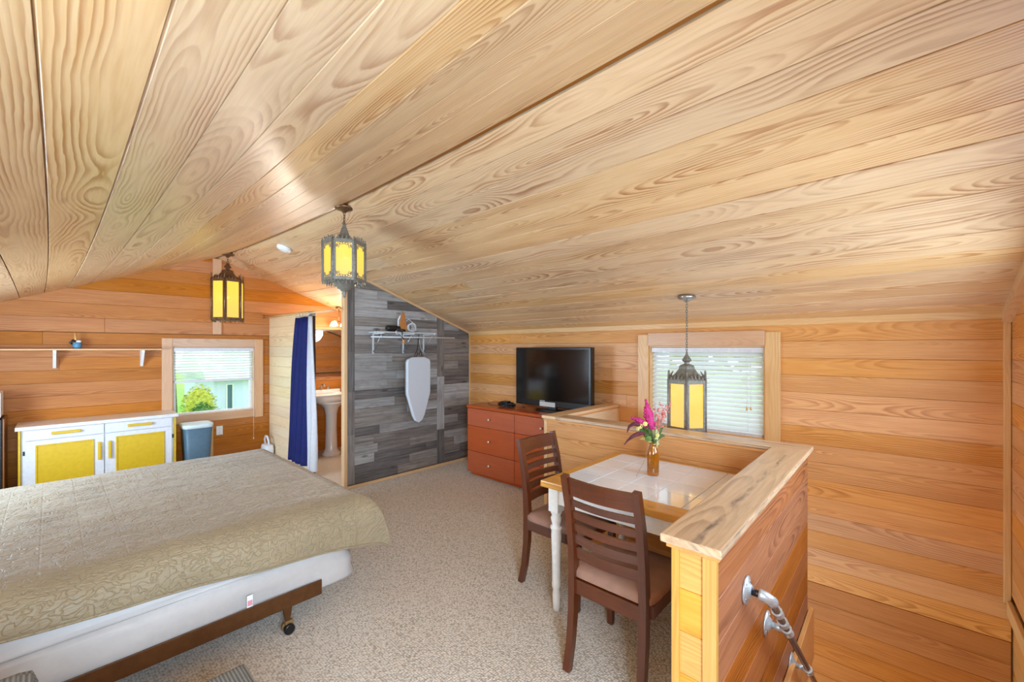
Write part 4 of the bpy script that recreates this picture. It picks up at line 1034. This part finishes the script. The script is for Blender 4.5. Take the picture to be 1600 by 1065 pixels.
def quv(co, n):
    return (co.x-(co.z if co.x > .95 else 0), co.y+(co.z if co.y < -.8 else (-co.z if co.y > .8 else 0)))
mb.build('quilted_cloth', 'quilt', qt, uv=quv)
def hem(u): return quilt(u, 0)
MB().tube([quilt(i/70, .0)-Vector((.3, 3.42, .64))+Vector((0, 0, .004)) for i in range(71)], .006, 6).build('hem', 'quilt', qt)

# grey seat in the foreground
gs = empty('lounge_chair', (.0, 1.5, 0)); tag(gs, 'grey ribbed upholstered lounge seat in front of the bed', 'lounge chair')
def soft(x0, x1, y0, y1, z0, z1, b): return MB().box(x0, x1, y0, y1, z0, z1, b)
soft(-.75, .457, -.42, .181, .2, .46, .015).build('seat_cushion', 'cord', gs)
soft(-.78, -.022, -.40, .2, .465, .712, .035).build('arm_cushion', 'cord', gs)
for (x, y) in ((-.68, -.36), (.33, -.36), (-.68, .16), (.33, .16)): MB().lathe([(.018, 0), (.024, .2)], (x, y, 0), 12).build('foot', 'walnut', gs)

# ------------------------------------------------------------------ yellow and white cabinet
cbn = empty('sideboard', (.375, 6.2, 0)); tag(cbn, 'white sideboard with yellow door panels and handles against the far gable', 'cabinet')
def cx(nm, x0, x1, y0, y1, z0, z1, m, bev=.003, par=cbn): return MB().box(x0-.375, x1-.375, y0-6.2, y1-6.2, z0, z1, bev).build(nm, m, par)
cx('body', -.19, .935, 6.02, 6.425, .03, .785, 'cab_white')
cx('top', -.225, .97, 5.985, 6.43, .785, .818, 'cab_top', .005); cx('top_edge', -.225, .97, 5.98, 5.985, .785, .818, 'cab_white', .001)
cx('side_panel', -.207, -.191, 6.0, 6.425, .0, .785, 'yellow'); cx('side_panel', .936, .952, 6.0, 6.425, .0, .785, 'yellow')
for (x0, x1, hx0, hx1) in ((-.165, .367, -.0, .2), (.375, .915, .545, .745)):
    d = cx('drawer', x0, x1, 6.003, 6.02, .683, .78, 'cab_white'); MB().box((hx0)-.375, hx1-.375, -.225, -.2, .723, .75, .006).box(hx0+.02-.375, hx0+.035-.375, -.205, -.197, .728, .745).box(hx1-.035-.375, hx1-.02-.375, -.205, -.197, .728, .745).build('handle', 'yellow', d)
for (x0, x1, p0, p1, hx, hg) in ((-.165, .367, -.1, .295, .333, -.172), (.375, .915, .455, .85, .41, .922)):
    d = cx('door', x0, x1, 6.003, 6.02, .06, .677, 'cab_white')
    for (a0, a1, b0, b1) in ((p0, p1, .62, .635), (p0, p1, .12, .135), (p0, p0+.014, .135, .62), (p1-.014, p1, .135, .62)): cx('panel_bead', a0, a1, 5.994, 6.003, b0, b1, 'yellow', .003, d)
    cx('panel', p0+.014, p1-.014, 5.999, 6.003, .135, .62, 'yellow', .001, d)
    MB().box(hx-.375-.012, hx-.375+.012, -.222, -.2, .42, .6, .006).build('handle', 'yellow', d)
    for z in (.57, .15): cx('hinge', hg-.006, hg+.006, 5.996, 6.01, z-.02, z+.02, 'black', .002, d)

# dark fridge with a pale box on it, next to the sideboard
fg_ = empty('mini_fridge', (-.55, 6.2, 0)); tag(fg_, 'black mini fridge next to the yellow and white sideboard', 'fridge')
MB().box(-.25, .25, -.16, .225, .02, .9, .006).build('body', 'black', fg_); d = MB().box(-.25, .25, -.21, -.165, .05, .9, .006).build('door', 'black', fg_)
MB().box(-.23, -.2, -.245, -.215, .5, .8, .006).build('handle', 'steel', d); MB().box(.252, .262, -.2, .22, .0, .905).build('side_board', 'ridge', fg_, (0, 0, 1))
for s_ in ((-.2, -.12), (.2, -.12), (-.2, .18), (.2, .18)): MB().lathe([(.02, 0), (.02, .02)], (*s_, 0), 10).build('foot', 'black', fg_)
wbx = empty('microwave', (-.52, 6.2, .906)); tag(wbx, 'white microwave oven standing on the black mini fridge', 'microwave')
MB().box(-.22, .21, -.16, .17, .01, .24, .008).build('body', 'white_paint', wbx); MB().box(-.2, .1, -.166, -.16, .03, .22, .002).build('door', 'black', wbx)
for s_ in ((-.18, -.13), (.18, -.13), (-.18, .13), (.18, .13)): MB().lathe([(.015, 0), (.015, .01)], (*s_, 0), 10).build('foot', 'black', wbx)

# ledge shelf on the gable with two brackets and a brush pot
ls = empty('ledge_shelf', (.28, EY, 1.53)); tag(ls, 'long narrow wood shelf on white brackets on the far gable', 'shelf')
MB().box(-1.2, .59, -.16, 0, 0, .016, .003).build('board', 'trim', ls)
for x in (.024-.28, .705-.28):
    mb = MB(); mb.prism([(-.155, -.001), (-.155, -.02), (-.02, -.185), (-.001, -.185), (-.001, -.001)], lambda a, b, t: Vector((x+t, a, b)), -.012, .012); mb.build('bracket', 'white_paint', ls)
    MB().lathe([(.005, 0), (.005, .003)], (0, 0, 0), 8, M4=Matrix.Translation((x, -.15, -.016)) @ Matrix.Rotation(PI/2, 4, 'X')).build('screw', 'steel', ls)
bp = empty('brush_pot', (.185, EY-.09, 1.547)); tag(bp, 'small blue and grey pot holding a brush on the narrow shelf', 'pot')
MB().lathe([(.028, 0), (.034, .02), (.036, .06), (.03, .066), (.028, .06), (.026, .01)], (0, 0, 0), 16).build('pot', 'blue_plastic', bp)
MB().tube([(-.03, 0, .05), (-.05, -.01, .06), (-.03, 0, .085), (.0, 0, .075)], .012, 8).build('dark_knob', 'black', bp)
MB().tube([(-.005, 0, .02), (-.012, 0, .1), (-.016, 0, .165)], [.006, .009, .005], 8).build('brush_handle', 'brush_wood', bp)
MB().ball((.012, -.01, .075), .022, (1, 1, .7)).build('bristles', 'white_cloth', bp)

# bin
bn = empty('waste_bin', (1.16, 6.12, 0)); tag(bn, 'blue-grey plastic waste bin with a pale liner under the window', 'bin')
def rb(z, w, d, b): 
    pts = []
    for k in range(28):
        a = 2*PI*k/28; e = .35; ca, sa = math.cos(a), math.sin(a)
        pts.append(Vector((math.copysign(abs(ca)**e, ca)*w/2, math.copysign(abs(sa)**e, sa)*d/2, z)))
    return pts
def loft(rings, caps=True):
    mb = MB(); R_ = [[mb.bm.verts.new(p) for p in r] for r in rings]; n = len(R_[0])
    for a, b in zip(R_, R_[1:]):
        for j in range(n): mb.bm.faces.new((a[j], a[(j+1) % n], b[(j+1) % n], b[j])).smooth = True
    if caps: mb.bm.faces.new(list(reversed(R_[0]))); mb.bm.faces.new(R_[-1])
    return mb
loft([rb(0, .2, .22, 0), rb(.01, .21, .23, 0), rb(.63, .28, .3, 0), rb(.635, .27, .29, 0), rb(.62, .26, .28, 0), rb(.05, .2, .22, 0)]).build('bucket', 'bin_blue', bn)
loft([rb(.625, .292, .312, 0), rb(.655, .3, .32, 0), rb(.668, .29, .31, 0), rb(.67, .25, .27, 0)]).build('rim_liner', 'bin_lid', bn)

# outlet
ot = empty('wall_outlet', (1.465, EY, .495)); tag(ot, 'white electrical outlet on the wood wall beside the bin', 'outlet')
MB().box(-.035, .035, -.006, .0, -.057, .057, .003).build('plate', 'outlet_white', ot)
for z in (-.022, .022): MB().box(-.016, .016, -.009, -.0062, z-.014, z+.014, .002).build('socket', 'white_paint', ot)
# white tote by the washroom wall
wt = empty('small_bag', (1.97, 6.28, 0)); tag(wt, 'small white bag with pink stripes and a loop handle in the corner behind the bed', 'bag')
loft([rb(0, .10, .2, 0), rb(.2, .11, .22, 0), rb(.25, .1, .2, 0), rb(.26, .08, .16, 0)]).build('body', 'white_cloth', wt)
for k in range(3): MB().box(-.057, -.0545, -.06+.05*k, -.045+.05*k, .02, .2).build('stripe', 'pink', wt)
MB().tube([(0, -.07, .25), (-.01, -.075, .32), (-.01, -.03, .37), (-.01, .03, .37), (-.01, .07, .32), (0, .07, .25)], .012, 8).build('loop_handle', 'white_cloth', wt)

# ------------------------------------------------------------------ washroom: rod, curtain, sink, mirror, lamp
rdp = empty('curtain_rod', (1.975, 6.42, 1.985)); tag(rdp, 'pale curtain rod with a black hook across the washroom opening', 'curtain rod')
MB().tube([(0, 0, 0), (.075, -1.94, -.03)], .013, 12).build('rod', 'trim', rdp, (0, 1, 0))
MB().torus((-.004, .0, 0), .02, .005, Matrix.Rotation(PI/2, 4, 'Y')).build('hook', 'black', rdp)
def curtain(nm, y0t, y1t, y0b, y1b, z1, z0, m, label, folds, amp, x=2.005):
    t = empty(nm, (x, (y0b+y1b)/2, z0)); tag(t, label, 'curtain')
    yc = (y0b+y1b)/2
    def f(u, v):
        z = z0+(z1-z0)*v; k = v**1.4
        ya = y0b+(y0t-y0b)*k; yb = y1b+(y1t-y1b)*k
        ph = u*folds*2*PI
        return Vector(((math.cos(ph)*amp*(1-.35*v)+.01*math.sin(v*5+u*7))-.035*(1-v), ya+(yb-ya)*u+.012*math.sin(ph*2+1)-yc, z-z0))
    mb = MB().grid(f, folds*14, 14); bmesh.ops.solidify(mb.bm, geom=mb.bm.faces[:], thickness=.003); mb.build('cloth', m, t, (0, 0, 1))
    for i in range(folds+1):
        yw = y0t+(y1t-y0t)*i/folds; kk = (6.42-yw)/1.94; MB().torus((1.975+.075*kk-x, yw-yc, 1.985-.03*kk-.012-z0), .028, .0025, Matrix.Rotation(PI/2, 4, 'X')).build('ring', 'steel', t)
    return t
curtain('shower_curtain', 5.36, 5.02, 5.52, 4.99, 1.915, .2, 'navy', 'navy blue curtain gathered on the rod at the washroom opening', 4, .04)
curtain('curtain_liner', 5.0, 4.93, 4.96, 4.76, 1.915, .18, 'white_cloth', 'white liner hanging beside the navy curtain', 2, .028)
bk = empty('pedestal_sink', (2.74, 6.2, 0)); tag(bk, 'white pedestal sink on the washroom wall below the mirror', 'sink')
MB().lathe([(.13, 0), (.13, .03), (.1, .06), (.085, .1), (.075, .4), (.08, .6), (.1, .68), (.15, .74), (.16, .76)], (0, -.14, .012), 24).build('pedestal', 'porcelain', bk)
loft([rb(.74, .3, .26, 0), rb(.78, .42, .36, 0), rb(.84, .54, .44, 0), rb(.875, .58, .46, 0), rb(.885, .58, .46, 0), rb(.885, .5, .38, 0), rb(.82, .38, .28, 0), rb(.79, .2, .16, 0)]).build('basin', 'porcelain', bk)
MB().box(-.28, .28, .17, .23, .87, .93, .01).build('back_ledge', 'porcelain', bk)
fc = MB().tube([(0, .19, .93), (0, .19, 1.0), (0, .12, 1.02), (0, .08, .99)], .012, 10).build('faucet', 'steel', bk)
for x in (-.1, .1): MB().lathe([(.02, 0), (.016, .03), (.022, .04), (.001, .05)], (x, .19, .93), 12).build('tap_knob', 'steel', bk)
sp = empty('soap_bottle', (2.53, 6.385, .932)); tag(sp, 'white pump soap bottle on the pedestal sink', 'bottle')
MB().lathe([(.026, 0), (.028, .01), (.028, .08), (.012, .1), (.008, .105)], (0, 0, 0), 14).build('bottle', 'white_paint', sp)
MB().tube([(0, 0, .1), (0, 0, .135), (0, -.035, .133)], .005, 8).build('pump', 'steel', sp)
mr = empty('wall_mirror', (2.93, EY, 1.50)); tag(mr, 'dark framed mirror on the washroom wall above the sink', 'mirror')
MB().box(-.26, .26, -.03, -.012, -.31, .31, 0).build('mirror_glass', 'mirror', mr)
for (a, b, c, d) in ((-.285, -.26, -.335, .335), (.26, .285, -.335, .335), (-.26, .26, .31, .335), (-.26, .26, -.335, -.31)): MB().box(a, b, -.04, -.002, c, d, .003).build('frame_bar', 'mirror_frame', mr, (0, 0, 1))
vl = empty('washroom_lamp', (2.92, 6.2, roof_z(2.92, 6.2)-.012)); tag(vl, 'small chandelier with glass shades hanging over the washroom sink', 'lamp')
MB().lathe([(.05, .01), (.05, -.01), (.01, -.02)], (0, 0, 0), 16).build('canopy', 'bronze', vl)
MB().tube([(0, 0, -.01), (0, 0, -.2)], .006, 8).build('stem', 'bronze', vl)
for j in range(4):
    a = j*PI/2+.5; c_, s_ = math.cos(a), math.sin(a)
    MB().tube([(0, 0, -.2), (.05*c_, .05*s_, -.235), (.1*c_, .1*s_, -.21)], .005, 8).build('arm', 'bronze', vl)
    MB().lathe([(.015, 0), (.03, -.02), (.045, -.06), (.05, -.075), (.047, -.075), (.028, -.02), (.012, -.004)], (.1*c_, .1*s_, -.2), 14).build('glass_shade', 'shade', vl)
l = bpy.data.lights.new('washroom_glow', 'POINT'); l.energy = 15; l.color = (1, .95, .84); l.shadow_soft_size = .15
lo = bpy.data.objects.new('washroom_glow', l); COL.objects.link(lo); lo.parent = vl; lo.location = (-.1, -.25, -.36)

# ------------------------------------------------------------------ outdoors
GZ = -2.8
gnd = MB().box(-60, 80, EY+.4, 120, GZ-.3, GZ).build('ground', 'grass'); gnd['kind'] = 'structure'; gnd['label'] = 'sunny green lawn outside the window'
gnd2 = MB().box(KX+.4, 80, -60, EY+.4, GZ-.3, GZ).build('ground', 'roof_grey'); gnd2['kind'] = 'structure'
def house(name, x0, x1, y0, y1, ez, rz_, label, wins):
    h = empty(name, ((x0+x1)/2, y0, GZ)); tag(h, label, 'house'); o_ = h.location
    mb = MB().box(x0-o_.x, x1-o_.x, 0, y1-y0, 0, ez-GZ).build('wall', 'house_blue', h)
    ov = .5; xm = (x0+x1)/2-o_.x; ym = (y1-y0)/2
    mb = MB(); mb.prism([(-ov, ez-GZ), (y1-y0+ov, ez-GZ), (ym, rz_-GZ)], lambda a, b, t: Vector((t, a, b)), x0-ov-o_.x, x1+ov-o_.x); mb.build('roof', 'roof_grey', h)
    MB().box(x0-ov-o_.x, x1+ov-o_.x, -ov-.03, -ov, ez-GZ-.12, ez-GZ+.05).build('fascia', 'white_paint', h)
    for (a, b, c, d) in wins:
        w = MB().box(a-o_.x, b-o_.x, -.06, .02, c-GZ, d-GZ).build('window', 'white_paint', h); MB().box(a+.07-o_.x, b-.07-o_.x, -.065, -.055, c+.07-GZ, d-.07-GZ).build('pane', 'bin_blue', w)
    return h
house('neighbour_house', 6.85, 22, 31.5, 40, -.35, 2.0, 'pale blue neighbouring house with grey roof beyond the lawn', [(7.5, 7.9, -2.4, -.7), (8.8, 9.6, -1.8, -.6), (13, 14.5, -1.8, -.6)])
def bush(name, c, rx_, rz_, m, label, n=420, leaf=.16, seed=0, group=None):
    t = empty(name, (c[0], c[1], GZ)); tag(t, label, 'bush', group); rr = random.Random(seed)
    mb = MB()
    for i in range(n):
        a = rr.uniform(0, 2*PI); ph = math.acos(rr.uniform(-.2, 1)); k = rr.uniform(.75, 1.05)
        p = Vector((math.cos(a)*math.sin(ph)*rx_*k, math.sin(a)*math.sin(ph)*rx_*k, max(.05, rz_*.35+math.cos(ph)*rz_*.65*k)))
        q = Matrix.Rotation(rr.uniform(0, 6.3), 3, 'Z') @ Matrix.Rotation(rr.uniform(-1.2, 1.2), 3, 'X')
        vs = [mb.bm.verts.new(p+q @ Vector(w)*leaf) for w in ((-.5, 0, 0), (0, -.28, .05), (.6, 0, 0), (0, .28, .05))]
        mb.bm.faces.new(vs)
    o = mb.build('foliage', m, t); o['kind'] = 'stuff'
    MB().ball((0, 0, rz_*.45), 1, (rx_*.8, rx_*.8, rz_*.45), 12).build('inner_growth', m, t)
    MB().lathe([(.09, 0), (.06, rz_*.3)], (0, 0, 0), 8).build('stem', 'trunk', t)
bush('garden_bush', (5.75, 29.6), .85, 2.3, 'bush_y', 'rounded yellow-green bush outside beside the pale blue house', seed=1, n=700)
bush('garden_bush', (5.45, 27.4), .6, 1.45, 'bush_g', 'low dark green clipped shrub in front of the yellow-green bush', seed=2, n=600)
bush('garden_bush', (6.55, 28.6), .5, .9, 'bush_g', 'small loose green shrub by the corner of the house', seed=3, n=300)
def tree(c, h, cr, label, seed, m='bush_g', lean=0):
    t = empty('garden_tree', (c[0], c[1], GZ)); tag(t, label, 'tree', 'trees beyond the lawn'); rr = random.Random(seed)
    MB().tube([(0, 0, 0), (lean*.4, 0, h*.35), (lean, 0, h*.7)], [.34, .26, .14], 10).build('trunk', 'trunk', t)
    mb = MB()
    for i in range(900):
        a = rr.uniform(0, 2*PI); ph = math.acos(rr.uniform(-.7, 1)); k = rr.uniform(.4, 1.05)**.5
        p = Vector((lean+math.cos(a)*math.sin(ph)*cr*k, math.sin(a)*math.sin(ph)*cr*k, h*.72+math.cos(ph)*cr*.75*k))
        q = Matrix.Rotation(rr.uniform(0, 6.3), 3, 'Z') @ Matrix.Rotation(rr.uniform(-1.2, 1.2), 3, 'X')
        mb.bm.faces.new([mb.bm.verts.new(p+q @ Vector(w)*.5) for w in ((-.5, 0, 0), (0, -.3, .08), (.6, 0, 0), (0, .3, .08))])
    o = mb.build('foliage', m, t); o['kind'] = 'stuff'
tree((5.3, 35), 9.5, 2.4, 'pale trunked garden tree at the edge of the lawn left of the house', 4, 'bush_g', -.1)
tree((11.5, 52), 9.5, 4, 'tall broad tree rising behind the grey roof', 5, 'bush_g'); tree((2.0, 46), 8.5, 4, 'yellow-green tree far behind the pale trunked tree', 6, 'bush_y')
tree((14., 4.6), 6.5, 2.4, 'tree outside the stairwell window', 8, 'bush_y')
